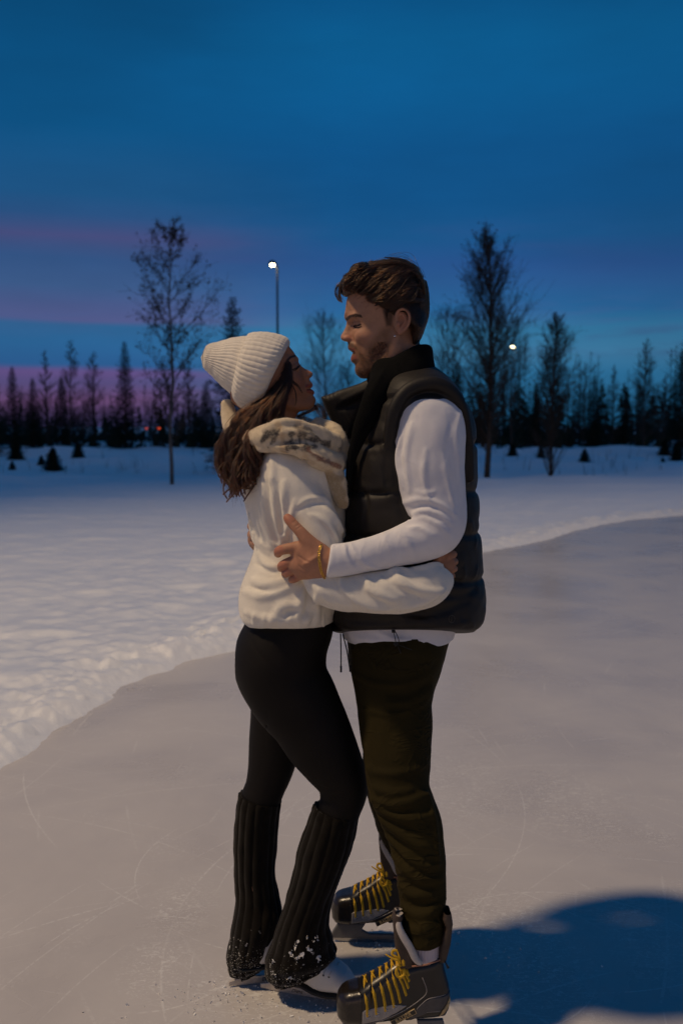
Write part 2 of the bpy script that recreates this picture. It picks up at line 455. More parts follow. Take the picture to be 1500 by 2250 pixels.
# ------------------------------------------------------------------ materials
def new_mat(name):
    m = bpy.data.materials.new(name); m.use_nodes = True; m.node_tree.nodes.clear()
    n = NT(m.node_tree); b = n.node('ShaderNodeBsdfPrincipled'); o = n.node('ShaderNodeOutputMaterial')
    n.l.new(b.outputs[0], o.inputs[0]); return m, n, b
def bump(n, b, h, strength=0.3, dist=0.002, chain=None):
    bm = n.node('ShaderNodeBump'); bm.inputs['Strength'].default_value = strength; bm.inputs['Distance'].default_value = dist
    n.put(bm.inputs['Height'], h)
    if chain is not None: n.l.new(chain, bm.inputs['Normal'])
    n.l.new(bm.outputs[0], b.inputs['Normal']); return bm.outputs[0]
def obj_co(n): return n.node('ShaderNodeTexCoord').outputs['Object']
def crease(n, co, scale, stretch=(1,1,1), dist=1.5, loc=(0,0,0)):
    v = n.noise(n.mapping(co, stretch, loc), scale, 2, 0.5, dist)
    r = n.math('SUBTRACT', 1.0, n.math('MULTIPLY', n.math('ABSOLUTE', n.math('SUBTRACT', v, 0.5)), 9.0), clamp=True)
    return n.math('MULTIPLY', n.math('POWER', r, 2.0), n.smooth(n.noise(co, scale*0.6, 2), 0.42, 0.6))
def simple(name, col, rough=0.6, metal=0.0, spec=0.5, var=0.12, nscale=30, bscale=None, bstr=0.2, bdist=0.001, sheen=0, coat=0, stretch=(1,1,1), cr=None):
    m, n, b = new_mat(name); co = obj_co(n)
    if stretch != (1,1,1): co = n.mapping(co, stretch)
    v = n.noise(co, nscale, 3)
    lo = tuple(c*(1-var) for c in col); hi = tuple(min(1, c*(1+var)) for c in col)
    n.put(b.inputs['Base Color'], n.ramp(v, [(0.3, lo), (0.7, hi)]))
    b.inputs['Roughness'].default_value = rough; b.inputs['Metallic'].default_value = metal
    b.inputs['Specular IOR Level'].default_value = spec
    b.inputs['Sheen Weight'].default_value = sheen; b.inputs['Sheen Roughness'].default_value = 0.5
    b.inputs['Coat Weight'].default_value = coat; b.inputs['Coat Roughness'].default_value = 0.15
    ch = bump(n, b, crease(n, co, cr[0], cr[3] if len(cr) > 3 else (1,1,1)), cr[1], cr[2]) if cr else None
    if bscale: bump(n, b, n.noise(co, bscale, 3), bstr, bdist, ch)
    return m
# ------------------------------------------------------------------ snow ground and ice
_g = lambda a, b: tuple(ground(a, b)[:2])
RINK = np.array([_g(-60, 1722), _g(60, 1648), _g(180, 1572), _g(300, 1503), _g(410, 1458), _g(510, 1425), _g(700, 1345), _g(880, 1272), _g(1060, 1214), _g(1180, 1192), _g(1300, 1157), _g(1500, 1132), (9.5,19.0),(20,20.5),(26,4),(14,-14),(-8,-12),(-9,-4),(-4.8,0.6),(-2.7,2.7)], float)
RINKS = crom(np.vstack([RINK, RINK[:1]]), 6)[:-1]
def rink_sd(x, y):
    d = np.full(x.shape, 1e9); sg = np.ones(x.shape); N = len(RINKS)
    for i in range(N):
        a = RINKS[i]; b = RINKS[i-1]; ex, ey = b-a; wx, wy = x-a[0], y-a[1]
        t = np.clip((wx*ex+wy*ey)/(ex*ex+ey*ey+1e-12), 0, 1); d = np.minimum(d, (wx-ex*t)**2+(wy-ey*t)**2)
        c1 = y >= a[1]; c2 = y < b[1]; c3 = ex*wy > ey*wx
        al = (c1 & c2 & c3) | (~c1 & ~c2 & ~c3); sg = np.where(al, -sg, sg)
    return np.sqrt(d)*sg
def snow_h(x, y):
    sd = rink_sd(x, y)
    sdn = sd+0.06*fbm(x*2.2, y*2.2, 0*x, 2)+0.020*fbm(x*9, y*9, 0*x+4, 3)
    rise = np.clip(sdn/0.15, -1, 1); bank = 0.080*rise*(1-0.35*np.abs(rise))
    lump = np.exp(-((sdn-0.30)/0.22)**2)*0.034*np.clip(fbm(x*9, y*7, 0*x+2, 3)+0.3, -0.2, 1.2)
    near = np.clip(1-(np.hypot(x, y)-9)/25, 0.15, 1)*np.clip(sdn/0.5, 0, 1)
    tread = np.exp(-np.clip(sd-0.3, 0, 9)/2.4)
    med = 0.019*fbm(x*1.6, y*1.6, 0*x+9, 3)*near
    small = 0.015*fbm(x*6.5, y*6.5, 0*x+5, 2)*near*(0.25+tread)
    pits = -0.060*np.clip(SN(x*2.7+3, y*2.7, 0*x+11)-0.35, 0, 1)*near*(0.3+tread)
    small = small+0.011*np.exp(-np.clip(sd-0.05, 0, 9)/0.45)*np.clip(sdn/0.08, 0, 1)*fbm(x*19, y*19, 0*x+6, 2)
    crev = -0.045*np.exp(-((sd-0.34-0.10*SN(x*1.3, y*1.3, 0*x))/0.022)**2)*np.clip(SN(x*1.1+9, y*1.1+2, 0*x)+0.5, 0, 1)
    far = np.clip((np.hypot(x, y)-16)/30, 0, 1)*(0.22*fbm(x*0.12, y*0.12, 0*x, 2)+0.10*fbm(x*0.6, y*0.6, 0*x+8, 2))
    h = bank+lump+med+small+pits+crev+far*(sd > 1)
    return np.where(sdn < -0.15, -0.06, h)
def build_ground():
    rs = np.concatenate([np.geomspace(0.6, 3.2, 14, endpoint=False), np.geomspace(3.2, 30, 620, endpoint=False), np.geomspace(30, 900, 70)])
    fr = np.linspace(-0.46, 0.46, 520); bk = np.linspace(0.46, 2*np.pi-0.46, 90)[1:-1]
    th = np.concatenate([fr, bk]); R_, T_ = np.meshgrid(rs, th, indexing='ij')
    x = R_*np.sin(T_); y = R_*np.cos(T_); z = snow_h(x, y)
    nr, nt = R_.shape; v = np.stack([x, y, z], -1).reshape(-1, 3)
    i, j = np.meshgrid(np.arange(nr-1), np.arange(nt), indexing='ij'); j2 = (j+1) % nt
    F = np.stack([i*nt+j, i*nt+j2, (i+1)*nt+j2, (i+1)*nt+j], -1).reshape(-1, 4)[:, ::-1]
    m, n, b = new_mat('snow'); co = obj_co(n)
    v1 = n.noise(co, 3.0, 4)
    n.put(b.inputs['Base Color'], n.ramp(v1, [(0.3, (0.78, 0.80, 0.82)), (0.65, (0.86, 0.865, 0.87))]))
    b.inputs['Roughness'].default_value = 0.55; b.inputs['Specular IOR Level'].default_value = 0.6; b.inputs['Sheen Weight'].default_value = 1.0; b.inputs['Sheen Roughness'].default_value = 0.6
    nb = n.math('ADD', n.noise(co, 14, 5, 0.6), n.math('MULTIPLY', n.noise(co, 90, 3), 0.35))
    bump(n, b, nb, 0.40, 0.015)
    o = mesh_obj('snow_ground', v, F, m); tag(o, kind='structure', label='trodden snow field around the skating rink')
    # ice
    m, n, b = new_mat('ice'); co = obj_co(n)
    cloud = n.noise(co, 0.8, 5, 0.6, 0.4); fine = n.noise(co, 18, 5, 0.7)
    base = n.ramp(cloud, [(0.28, (0.455, 0.432, 0.432)), (0.5, (0.53, 0.505, 0.50)), (0.72, (0.585, 0.56, 0.55))])
    dk = n.smooth(n.noise(co, 0.45, 3), 0.55, 0.75); base = n.mix(n.math('MULTIPLY', dk, 0.35), base, (0.40, 0.375, 0.37))
    # frost patches, skate scratches
    fro = n.math('MULTIPLY', n.smooth(n.noise(co, 2.3, 4, 0.6), 0.52, 0.70), n.smooth(n.noise(co, 60, 4, 0.7), 0.50, 0.68))
    wv = None
    for k, (cx_, cy_, sc) in enumerate([(-1.9, 1.2, 2.3), (3.4, 1.5, 1.7), (1.2, 7.5, 1.3), (-4.0, 4.6, 1.1), (0.3, 0.6, 3.1), (6.5, 5.0, 0.9)]):
        wn = n.node('ShaderNodeTexWave', wave_type='RINGS', rings_direction='Z', wave_profile='SIN')
        n.put(wn.inputs['Vector'], n.mapping(co, (1, 1+0.15*(k % 3), 1), (-cx_, -cy_*(1+0.15*(k % 3)), 0)))
        wn.inputs['Scale'].default_value = sc; wn.inputs['Distortion'].default_value = 1.2; wn.inputs['Detail'].default_value = 1.0
        wn.inputs['Detail Scale'].default_value = 0.5
        line = n.smooth(wn.outputs['Fac'], 0.9965, 0.9995)
        line = n.math('MULTIPLY', line, n.smooth(n.noise(n.mapping(co, (1, 1, 1), (k*3.1, 0, 0)), 1.5, 2), 0.53, 0.64))
        line = n.math('MULTIPLY', line, n.smooth(n.noise(co, 70, 2), 0.35, 0.55))
        wv = line if wv is None else n.math('MAXIMUM', wv, line)
    # long arcs cut by skate blades: circles of real size on the ice
    rr2 = np.random.default_rng(14); arcs = [(ground(330, 2110), .26), (ground(690, 1900), .62), (ground(1180, 1900), .8), (ground(1250, 2120), .45), (ground(1050, 2120), .33)]
    for _ in range(13):
        g_ = ground(rr2.uniform(100, 1500), rr2.uniform(1450, 2230)); a_ = rr2.uniform(0, 6.28); R0 = rr2.uniform(0.8, 3.2); arcs.append((g_+np.array([math.cos(a_), math.sin(a_), 0])*R0, R0))
    for k, (g_, R0) in enumerate(arcs):
        d_ = n.node('ShaderNodeVectorMath', operation='DISTANCE'); n.put(d_.inputs[0], co); d_.inputs[1].default_value = (g_[0], g_[1], 0)
        ln = n.smooth(n.math('ABSOLUTE', n.math('SUBTRACT', d_.outputs['Value'], R0)), 0.0036 if k % 3 else 0.0055, 0.0010)
        ln = n.math('MULTIPLY', ln, n.smooth(n.noise(n.mapping(co, (1, 1, 1), (k*2.3, k*1.1, 0)), 1.6, 2), 0.44, 0.58))
        ln = n.math('MULTIPLY', ln, n.smooth(n.noise(co, 60, 2), 0.36, 0.56)); wv = n.math('MAXIMUM', wv, n.math('MULTIPLY', ln, 1.5), )
    # scuffed patches where skaters have turned
    pt = None
    for (px_, py_, rr_) in ((1150, 2080, .30), (1050, 2010, .16), (400, 1985, .16), (350, 2120, .16), (860, 2090, .10), (600, 2215, .20), (470, 2190, .12), (1250, 1760, .35), (1440, 1830, .12), (1000, 1720, .4), (1420, 2060, .2)):
        g_ = ground(px_, py_); d_ = n.node('ShaderNodeVectorMath', operation='DISTANCE'); n.put(d_.inputs[0], n.mapping(co, (1, 0.55, 1), (0, 0, 0))); d_.inputs[1].default_value = (g_[0], g_[1]*0.55, 0)
        q_ = n.smooth(n.math('ADD', d_.outputs['Value'], n.math('MULTIPLY', n.noise(co, 7, 3), 0.10)), rr_+.05, rr_*0.25+.03)
        pt = q_ if pt is None else n.math('MAXIMUM', pt, q_)
    scuff = n.math('MULTIPLY', pt, n.math('MAXIMUM', n.smooth(n.noise(n.mapping(co, (1, 2.2, 1), (0, 0, 0), (0, 0, 0.5)), 34, 4, 0.7, 1.5), 0.53, 0.62), n.smooth(n.noise(co, 110, 2), 0.60, 0.68)))
    spk = n.math('MULTIPLY', n.smooth(n.noise(co, 130, 2, 0.5), 0.66, 0.74), n.smooth(n.noise(co, 1.7, 3), 0.5, 0.62))
    mask = n.math('MAXIMUM', n.math('MAXIMUM', n.math('MULTIPLY', scuff, 0.55), n.math('MULTIPLY', fro, 0.40)), n.math('MAXIMUM', n.math('MULTIPLY', wv, 0.28), n.math('MULTIPLY', spk, 0.35)))
    n.put(b.inputs['Base Color'], n.mix(mask, base, (0.80, 0.80, 0.79)))
    n.put(b.inputs['Roughness'], n.ramp(n.math('ADD', cloud, n.math('MULTIPLY', mask, 0.5)), [(0.3, 0.22), (0.7, 0.38), (1.0, 0.7)]))
    b.inputs['Specular IOR Level'].default_value = 0.5; b.inputs['IOR'].default_value = 1.31
    hh = n.math('ADD', n.math('MULTIPLY', n.noise(co, 5, 3), 1.0), n.math('MULTIPLY', fine, 0.12))
    hh = n.math('ADD', hh, n.math('MULTIPLY', mask, 0.25))
    bump(n, b, hh, 0.22, 0.012)
    big = RINKS.copy(); cen = np.array([4.0, 3.0])
    big = cen+(big-cen)*(1+0.35/np.linalg.norm(big-cen, axis=1, keepdims=True))
    bmv = np.vstack([np.column_stack([big, np.zeros(len(big))])])
    o = mesh_obj('ice_rink', bmv, [list(range(len(bmv)))], m, smooth=False)
    tag(o, kind='structure', label='smooth scratched ice of the skating rink')
build_ground()

# ------------------------------------------------------------------ trees
bark = simple('bark', (0.055, 0.045, 0.038), 0.9, var=0.3, nscale=8, spec=0.1)
barkp = simple('pale_bark', (0.11, 0.10, 0.09), 0.9, var=0.35, nscale=6, spec=0.1)
needle = simple('needles', (0.020, 0.030, 0.020), 0.85, var=0.4, nscale=5, spec=0.1)
leafm = simple('dry_leaves', (0.05, 0.035, 0.022), 0.8, var=0.4, nscale=9, spec=0.1)
class TB:
    def __init__(s): s.V = []; s.F = []; s.n = 0
    def tube(s, P, r, sides=3):
        v, f = tube(P, r, sides) if sides in (4, 6) else tube3(P, r, sides)
        s.V.append(v); s.F.append(f+s.n); s.n += len(v)
    def quad(s, q):
        s.V.append(np.asarray(q)); s.F.append(np.array([[0, 1, 2, 3]])+s.n); s.n += 4
    def get(s): return np.vstack(s.V), np.vstack(s.F)
def tube3(P, r, sides=3):
    P = np.asarray(P, float); T, U, B = frames(P); a = np.arange(sides)*2*np.pi/sides
    v = (P[:, None, :]+(np.cos(a)[None, :, None]*U[:, None, :]+np.sin(a)[None, :, None]*B[:, None, :])*np.asarray(r, float)[:, None, None]).reshape(-1, 3)
    i, j = np.meshgrid(np.arange(len(P)-1), np.arange(sides), indexing='ij'); j2 = (j+1) % sides
    return v, np.stack([i*sides+j, i*sides+j2, (i+1)*sides+j2, (i+1)*sides+j], -1).reshape(-1, 4)
def bare_mesh(seed, H, spread=0.2, nb=38, leaves=0, first=0.22, up=1.1, thick=0.011, twigs=9, shape='cone'):
    """deciduous or larch tree in winter: trunk + branch mesh"""
    r = np.random.default_rng(seed); tr = TB(); cr = TB()
    k = 14; zs = np.linspace(0, H, k); wob = np.cumsum(r.normal(0, H*0.0035, (k, 2)), 0)
    P = np.column_stack([wob, zs]); R_ = H*thick*(1-zs/H)**0.9+0.004
    tr.tube(P, R_, 6)
    lp = []
    for i in range(nb):
        t = first+(0.97-first)*(i+r.random())/nb
        p0 = np.array([np.interp(t*H, zs, P[:, c]) for c in range(3)])
        if shape == 'cone': L_ = H*spread*(1-t)**0.75*r.uniform(0.6, 1.15)+H*0.008
        else: L_ = H*spread*(0.12+1.25*math.sin(math.pi*min(1, (t-first)/(1-first)*0.82+0.18)))*r.uniform(0.6, 1.1)
        az = r.uniform(0, 2*np.pi); el = r.uniform(0.5, 0.95)*up
        d = np.array([math.cos(az)*math.cos(el), math.sin(az)*math.cos(el), math.sin(el)])
        m = 6; Q = [p0]
        for q in range(m): d = d+np.array([0, 0, 0.10])+r.normal(0, 0.10, 3); d /= np.linalg.norm(d); Q.append(Q[-1]+d*L_/m)
        Q = np.array(Q); rb = np.linspace(H*thick*0.32*(1-t*0.6)+0.003, 0.003, m+1); cr.tube(Q, rb, 3)
        for s_ in range(twigs):
            u = r.uniform(0.2, 1.0); a0 = Q[0]+0; ii = min(int(u*m), m-1); a0 = Q[ii]+(Q[ii+1]-Q[ii])*(u*m-ii)
            dd = (Q[ii+1]-Q[ii]); dd /= np.linalg.norm(dd); dd = dd+r.normal(0, 0.55, 3); dd[2] += 0.25; dd /= np.linalg.norm(dd)
            l2 = L_*r.uniform(0.15, 0.45); mid = a0+dd*l2*0.5+r.normal(0, l2*0.06, 3); end = a0+dd*l2+np.array([0, 0, l2*0.12])
            cr.tube(np.array([a0, mid, end]), [0.0055, 0.0045, 0.003], 3)
            lp += [mid, end]
            for q in range(2):
                b0 = a0+(end-a0)*r.uniform(0.3, 0.9); b1 = b0+(dd+r.normal(0, 0.7, 3))*l2*0.4
                cr.tube(np.array([b0, b1]), [0.004, 0.0028], 3); lp.append(b1)
    lf = TB()
    if leaves:
        for i in r.choice(len(lp), min(leaves, len(lp)), replace=False):
            for _ in range(r.integers(1, 4)):
                c = lp[i]+r.normal(0, 0.03, 3); a = r.normal(0, 1, 3); a /= np.linalg.norm(a); b = np.cross(a, r.normal(0, 1, 3)); b /= np.linalg.norm(b); s_ = r.uniform(0.018, 0.04)
                lf.quad([c-a*s_, c-b*s_*0.6, c+a*s_, c+b*s_*0.6])
    return tr, cr, lf
def spruce_mesh(seed, H, spread=0.17, base=0.04, dens=1.0):
    r = np.random.default_rng(seed); tr = TB(); cr = TB()
    zs = np.linspace(0, H, 8); P = np.column_stack([r.normal(0, H*0.003, (8, 2)), zs]); tr.tube(P, H*0.012*(1-zs/H)+0.006, 6)
    z = H*base
    while z < H*0.985:
        t = z/H; Lm = H*spread*(1-t)**0.80*(0.95+0.16*math.sin(z*23/H*6+seed))*min(1, 0.55+t/0.22)+0.012*H
        nb = max(4, int((6+5*(1-t))*dens)); a0 = r.uniform(0, 6.28)
        for b_ in range(nb):
            az = a0+b_*2*np.pi/nb+r.normal(0, 0.2); L_ = Lm*(r.uniform(0.6, 1.15) if H > 2 else r.uniform(0.35, 1.35))
            dip = -0.30*(1-t)+0.25*t; m = 5; u = np.linspace(0, 1, m+1)
            Q = np.column_stack([np.cos(az)*L_*u, np.sin(az)*L_*u, z+L_*(dip*u+0.22*u**2.5)])
            cr.tube(Q, np.linspace(0.008, 0.003, m+1)*min(1, H/4), 3)
            # needle sprays: many short fingers to both sides and drooping
            nf = int(9+13*min(1, L_/max(Lm, 1e-3)))
            for f_ in range(nf):
                uu = r.uniform(0.08, 1.0); c = np.array([np.interp(uu, u, Q[:, k_]) for k_ in range(3)])
                sd = r.choice([-1, 1]); l2 = L_*(0.18+0.28*(1-uu))*r.uniform(0.5, 1.2)+0.02
                dr = np.array([math.cos(az+sd*r.uniform(0.5, 1.3)), math.sin(az+sd*r.uniform(0.5, 1.3)), r.uniform(-0.55, 0.12)])
                e = c+dr*l2; wv = np.cross(dr, [0, 0, 1.0]); wv /= np.linalg.norm(wv)+1e-9; wv = wv*r.uniform(0.014, 0.030)*(0.5+0.5*min(1, H/5))+np.array([0, 0, r.uniform(-.012, .012)])
                mid = (c+e)/2
                cr.quad([c, mid-wv, e, mid+wv])
        z += H*0.0165+0.020*(1-t)*H/6
    return tr, cr
def put_tree(name, cat, label, parts, loc, rz=0, sc=1.0, group=None, base=None):
    root = bpy.data.objects.new(name, None); C.objects.link(root)
    root.location = loc; root.rotation_euler = (0, 0, rz); root.scale = (sc, sc, sc)
    tag(root, label, cat, group)
    for nm, me in parts:
        o = bpy.data.objects.new(nm, me); C.objects.link(o); o.parent = root
    return root
def bake(name, tb, mat):
    v, f = tb.get(); o = mesh_obj(name, v, f, mat, smooth=False); me = o.data; bpy.data.objects.remove(o); return me
def snow_at(x, y): return float(snow_h(np.array([x]), np.array([y]))[0])
def place(px, base_py, extra=0.0):
    g = ground(px, base_py); z = snow_at(g[0], g[1]); return (g[0], g[1], z-0.03), g[1]
def height_for(top_py, d): return CAM_H+(935-top_py)/FPX*d

PROT = {}
def proto(kind, i):
    key = (kind, i)
    if key in PROT: return PROT[key]
    if kind == 'spruce':
        t, c = spruce_mesh(40+i, 6.0, [0.20, 0.17, 0.23][i % 3]); p = [('trunk', bake('trunk', t, bark)), ('crown', bake('crown', c, needle))]
    elif kind == 'small':
        t, c = spruce_mesh(70+i, 1.0, 0.42, 0.03, 1.2); p = [('trunk', bake('trunk', t, bark)), ('crown', bake('crown', c, needle))]
    elif kind == 'larch':
        t, c, l = bare_mesh(90+i, 6.0, [0.21, 0.17, 0.24][i % 3], 110, 0, 0.06, 0.45, 0.010, 12); p = [('trunk', bake('trunk', t, bark)), ('crown', bake('crown', c, bark))]
    elif kind == 'bare':
        t, c, l = bare_mesh(120+i, 6.0, 0.25, 60, 0, 0.12, 1.1, 0.009, 11, 'oval'); p = [('trunk', bake('trunk', t, bark)), ('crown', bake('crown', c, bark))]
    PROT[key] = p; return p
def tree_at(kind, i, px, base_py, top_py, name, cat, label, rz=0, group=None):
    loc, d = place(px, base_py); H = height_for(top_py, d)-loc[2]
    return put_tree(name, cat, label, proto(kind, i), loc, rz, H/(1.0 if kind == 'small' else 6.0), group)

def build_trees():
    # the young tree with a few leaves left, 24 m away on the left
    loc, d = place(376, 1072); H = height_for(492, d)-loc[2]
    t, c, l = bare_mesh(14, H, 0.165, 48, 1300, 0.15, 0.95, 0.0070, 12, 'oval')
    root = put_tree('young_tree', 'tree', 'slender young tree with a few dry leaves at the snow edge, left of the couple', [('trunk', bake('trunk', t, barkp)), ('crown', bake('crown', c, bark)), ('leaves', bake('leaves', l, leafm))], loc, 0.7)
    # tall larch behind the man's shoulder
    loc, d = place(1068, 1052); H = height_for(518, d)-loc[2]
    t, c, l = bare_mesh(23, H, 0.19, 120, 500, 0.10, 1.22, 0.0120, 17, 'oval')
    put_tree('larch_tree', 'tree', 'tallest bare tree, thick dark trunk, just behind the man\'s shoulder', [('trunk', bake('trunk', t, bark)), ('crown', bake('crown', c, bark)), ('leaves', bake('leaves', l, leafm))], loc, 0.3)
    # multi-stemmed bushy tree on the right
    loc, d = place(1208, 1050); H = height_for(690, d)-loc[2]
    t, c, l = bare_mesh(31, H, 0.17, 100, 0, 0.08, 1.25, 0.010, 14, 'oval')
    r = np.random.default_rng(5)
    for i in range(16):
        az = r.uniform(0, 6.28); L_ = r.uniform(0.8, 1.9); e = r.uniform(1.0, 1.4)
        p = np.array([0, 0, 0.02]); Q = [p+np.array([math.cos(az), math.sin(az), 0])*0.05]
        for q in range(5): Q.append(Q[-1]+np.array([math.cos(az)*math.cos(e), math.sin(az)*math.cos(e), math.sin(e)])*L_/5+r.normal(0, 0.02, 3))
        c.tube(np.array(Q), np.linspace(0.011, 0.004, 6), 3)
    put_tree('bushy_tree', 'tree', 'bare tree with a fan of thin stems round its foot, right of the tall larch', [('trunk', bake('trunk', t, bark)), ('crown', bake('crown', c, bark))], loc, 1.1)
    T = tree_at
    T('spruce', 0, 514, 1036, 655, 'spruce_tree', 'tree', 'dark spruce whose pointed top rises above the white hat', 0.4)
    T('spruce', 1, 278, 986, 752, 'spruce_tree', 'tree', 'dense narrow spruce left of the young tree with dry leaves', 1.0)
    T('spruce', 0, 32, 992, 806, 'spruce_tree', 'tree', 'broad spruce nearest the left edge of the photo', 2.0)
    T('spruce', 2, 76, 986, 830, 'spruce_tree', 'tree', 'short spruce beside the broad spruce at the left edge', 3.0)
    T('spruce', 1, 138, 988, 826, 'spruce_tree', 'tree', 'low spruce in front of the tallest bare larch at far left', 0.2)
    T('spruce', 2, -14, 1000, 850, 'spruce_tree', 'tree', 'spruce cut off by the left edge of the photo', 2.6)
    T('spruce', 2, 455, 984, 838, 'spruce_tree', 'tree', 'dark spruce half hidden by the woman\'s hair', 1.2)
    T('spruce', 0, 1002, 988, 795, 'spruce_tree', 'tree', 'dark bushy spruce showing left of the tall larch trunk', 1.7)
    T('spruce', 2, 1176, 990, 842, 'spruce_tree', 'tree', 'wide spruce behind the bare tree with a fan of stems', 2.7)
    T('spruce', 1, 1303, 986, 826, 'spruce_tree', 'tree', 'slim spruce right of the tree with a fan of stems', 0.9)
    T('spruce', 0, 1492, 1000, 768, 'spruce_tree', 'tree', 'tall spruce at the right edge of the photo', 0.1)
    T('spruce', 1, 1370, 984, 850, 'spruce_tree', 'tree', 'low spruce between the slim spruce and the tall bare larch at right', 2.2)
    T('larch', 0, 155, 984, 746, 'larch_tree', 'tree', 'tallest bare larch of the three thin ones at far left', 0.5)
    T('larch', 1, 107, 982, 768, 'larch_tree', 'tree', 'very thin bare larch left of the tallest far left larch', 1.5)
    T('larch', 2, 206, 982, 772, 'larch_tree', 'tree', 'bare larch between the tallest far left larch and the dense spruce', 2.5)
    T('larch', 1, 418, 980, 778, 'larch_tree', 'tree', 'bare larch close to the left of the white hat', 0.9)
    T('larch', 2, 345, 980, 850, 'larch_tree', 'tree', 'low bare larch just left of the young tree\'s trunk', 0.2)
    T('bare', 0, 716, 990, 692, 'bare_tree', 'tree', 'pale bare tree standing in the gap between the two faces', 0.6)
    T('bare', 1, 762, 980, 795, 'bare_tree', 'tree', 'low bare tree under the man\'s nose and chin', 1.6)
    T('bare', 1, 1122, 990, 700, 'bare_tree', 'tree', 'wispy bare tree around the lower lit street lamp', 2.4)
    T('bare', 0, 985, 992, 680, 'bare_tree', 'tree', 'wispy bare tree left of the tall larch, by the vest collar', 0.3)
    T('larch', 0, 1412, 988, 742, 'larch_tree', 'tree', 'tall bare larch standing alone above the far right woods', 1.1)
    T('larch', 2, 1278, 984, 800, 'larch_tree', 'tree', 'bare larch just left of the slim spruce', 2.1)
    T('larch', 1, 1345, 984, 800, 'larch_tree', 'tree', 'bare larch between slim spruce and low spruce', 0.4)
    T('larch', 2, 1455, 984, 820, 'larch_tree', 'tree', 'small bare larch left of the right edge spruce', 1.9)
    S = lambda px, b, t, i, lab: T('small', i, px, b, t, 'young_spruce', 'young spruce', lab, i*1.3, 'young spruces poking out of the snow')
    S(117, 1030, 982, 0, 'knee-high young spruce in the snow below the thin larch')
    S(172, 1011, 968, 1, 'young spruce in the snow below the tallest far left larch')
    S(28, 1030, 1012, 2, 'tiny young spruce tip at far left in the snow')
    S(92, 1018, 1000, 0, 'tiny young spruce tip just left of the knee-high one')
    S(36, 1012, 962, 1, 'young spruce in snow under the broad left edge spruce')
    S(1283, 1021, 985, 2, 'round young spruce alone in the snow at right')
    S(1125, 1010, 974, 0, 'young spruce just right of the tall larch trunk')
    S(1187, 1017, 978, 1, 'young spruce at the left of the fan of stems')
    S(1455, 1018, 1004, 2, 'tiny tip of a young spruce at far right')
    S(1458, 1000, 965, 0, 'young spruce below the small bare larch at far right')
    S(1485, 1008, 970, 1, 'young spruce under the tall right edge spruce')
    S(1296, 985, 966, 2, 'small young spruce behind the round one')
    # far wood reading as one mass
    r = np.random.default_rng(77); cr = TB()
    for i in range(1050):
        px = r.uniform(-500, 2000) if i < 520 else r.choice([r.uniform(-2300, -500), r.uniform(2000, 3800)]); d = r.uniform(72, 112); x = (px-750)/FPX*d
        lowx = 1.35 if px > 950 else 0.78
        kind = r.random()
        Hh = r.uniform(2.2, 4.6)*lowx if kind < 0.55 else r.uniform(3.5, 6.6)*lowx
        z0 = snow_at(x, d)-0.1
        base = np.array([x, d, z0])
        cr.tube(np.array([base, base+[0, 0, Hh]]), [0.05, 0.015], 3)
        nlev = int(9 if kind < 0.55 else 12)
        for q in range(nlev*6):
            t = r.uniform(0.05, 0.98); c = base+np.array([0, 0, t*Hh]); a = r.uniform(0, 6.28)
            if kind < 0.55:
                l_ = Hh*0.26*(1-t)**0.8*r.uniform(0.5, 1.2)+0.1; e = c+np.array([math.cos(a)*l_, math.sin(a)*l_, -0.25*l_]); m_ = (c+e)/2+np.array([0, 0, -0.14])
                cr.quad([c+[0, 0, 0.06], m_, e, (c+e)/2+[0, 0, 0.05]])
            else:
                l_ = Hh*0.2*(1-t)**0.6*r.uniform(0.5, 1.2); e = c+np.array([math.cos(a)*l_, math.sin(a)*l_, 0.7*l_]); cr.tube(np.array([c, e]), [0.018, 0.008], 3)
    # undergrowth
    for i in range(5000):
        px = r.uniform(-500, 2000) if i < 2600 else r.choice([r.uniform(-2300, -500), r.uniform(2000, 3800)]); d = r.uniform(70, 112); x = (px-750)/FPX*d; z0 = snow_at(x, d)
        h_ = r.uniform(0.3, 2.0)*(1 if px > 900 else 0.6)*(0.5+r.random()); b_ = np.array([x, d, z0-0.1]); s_ = r.uniform(0.15, 0.45)
        cr.quad([b_-[s_, 0, 0], b_+[s_*0.3, 0.05, 0.1*h_], b_+[r.normal(0, .3), 0, h_], b_+[-s_*0.4, 0, h_*0.5]])
    v, f = cr.get(); o = mesh_obj('far_woods', v, f, needle, smooth=False)
    tag(o, 'dark far-off wood along the horizon behind the snow', 'woods', kind='stuff')
    # weed stems in the snow
    ws = TB()
    for i in range(260):
        px = r.uniform(-300, 1800); py = r.uniform(985, 1050); g = ground(px, py)
        if 330 < px < 420: continue
        z0 = snow_at(g[0], g[1])
        for q in range(r.integers(1, 4)):
            L_ = r.uniform(0.1, 0.5); dd = r.normal(0, 0.18, 2)
            b_ = np.array([g[0]+r.normal(0, .05), g[1], z0-0.02]); ws.tube(np.array([b_, b_+[dd[0]*L_*0.4, dd[1]*L_, L_*0.6], b_+[dd[0]*L_, dd[1]*L_, L_]]), [0.006, 0.005, 0.003], 3)
    v, f = ws.get(); o = mesh_obj('weeds', v, f, bark, smooth=False); tag(o, 'thin dry stems sticking out of the snow field', 'weeds', kind='stuff')
build_trees()

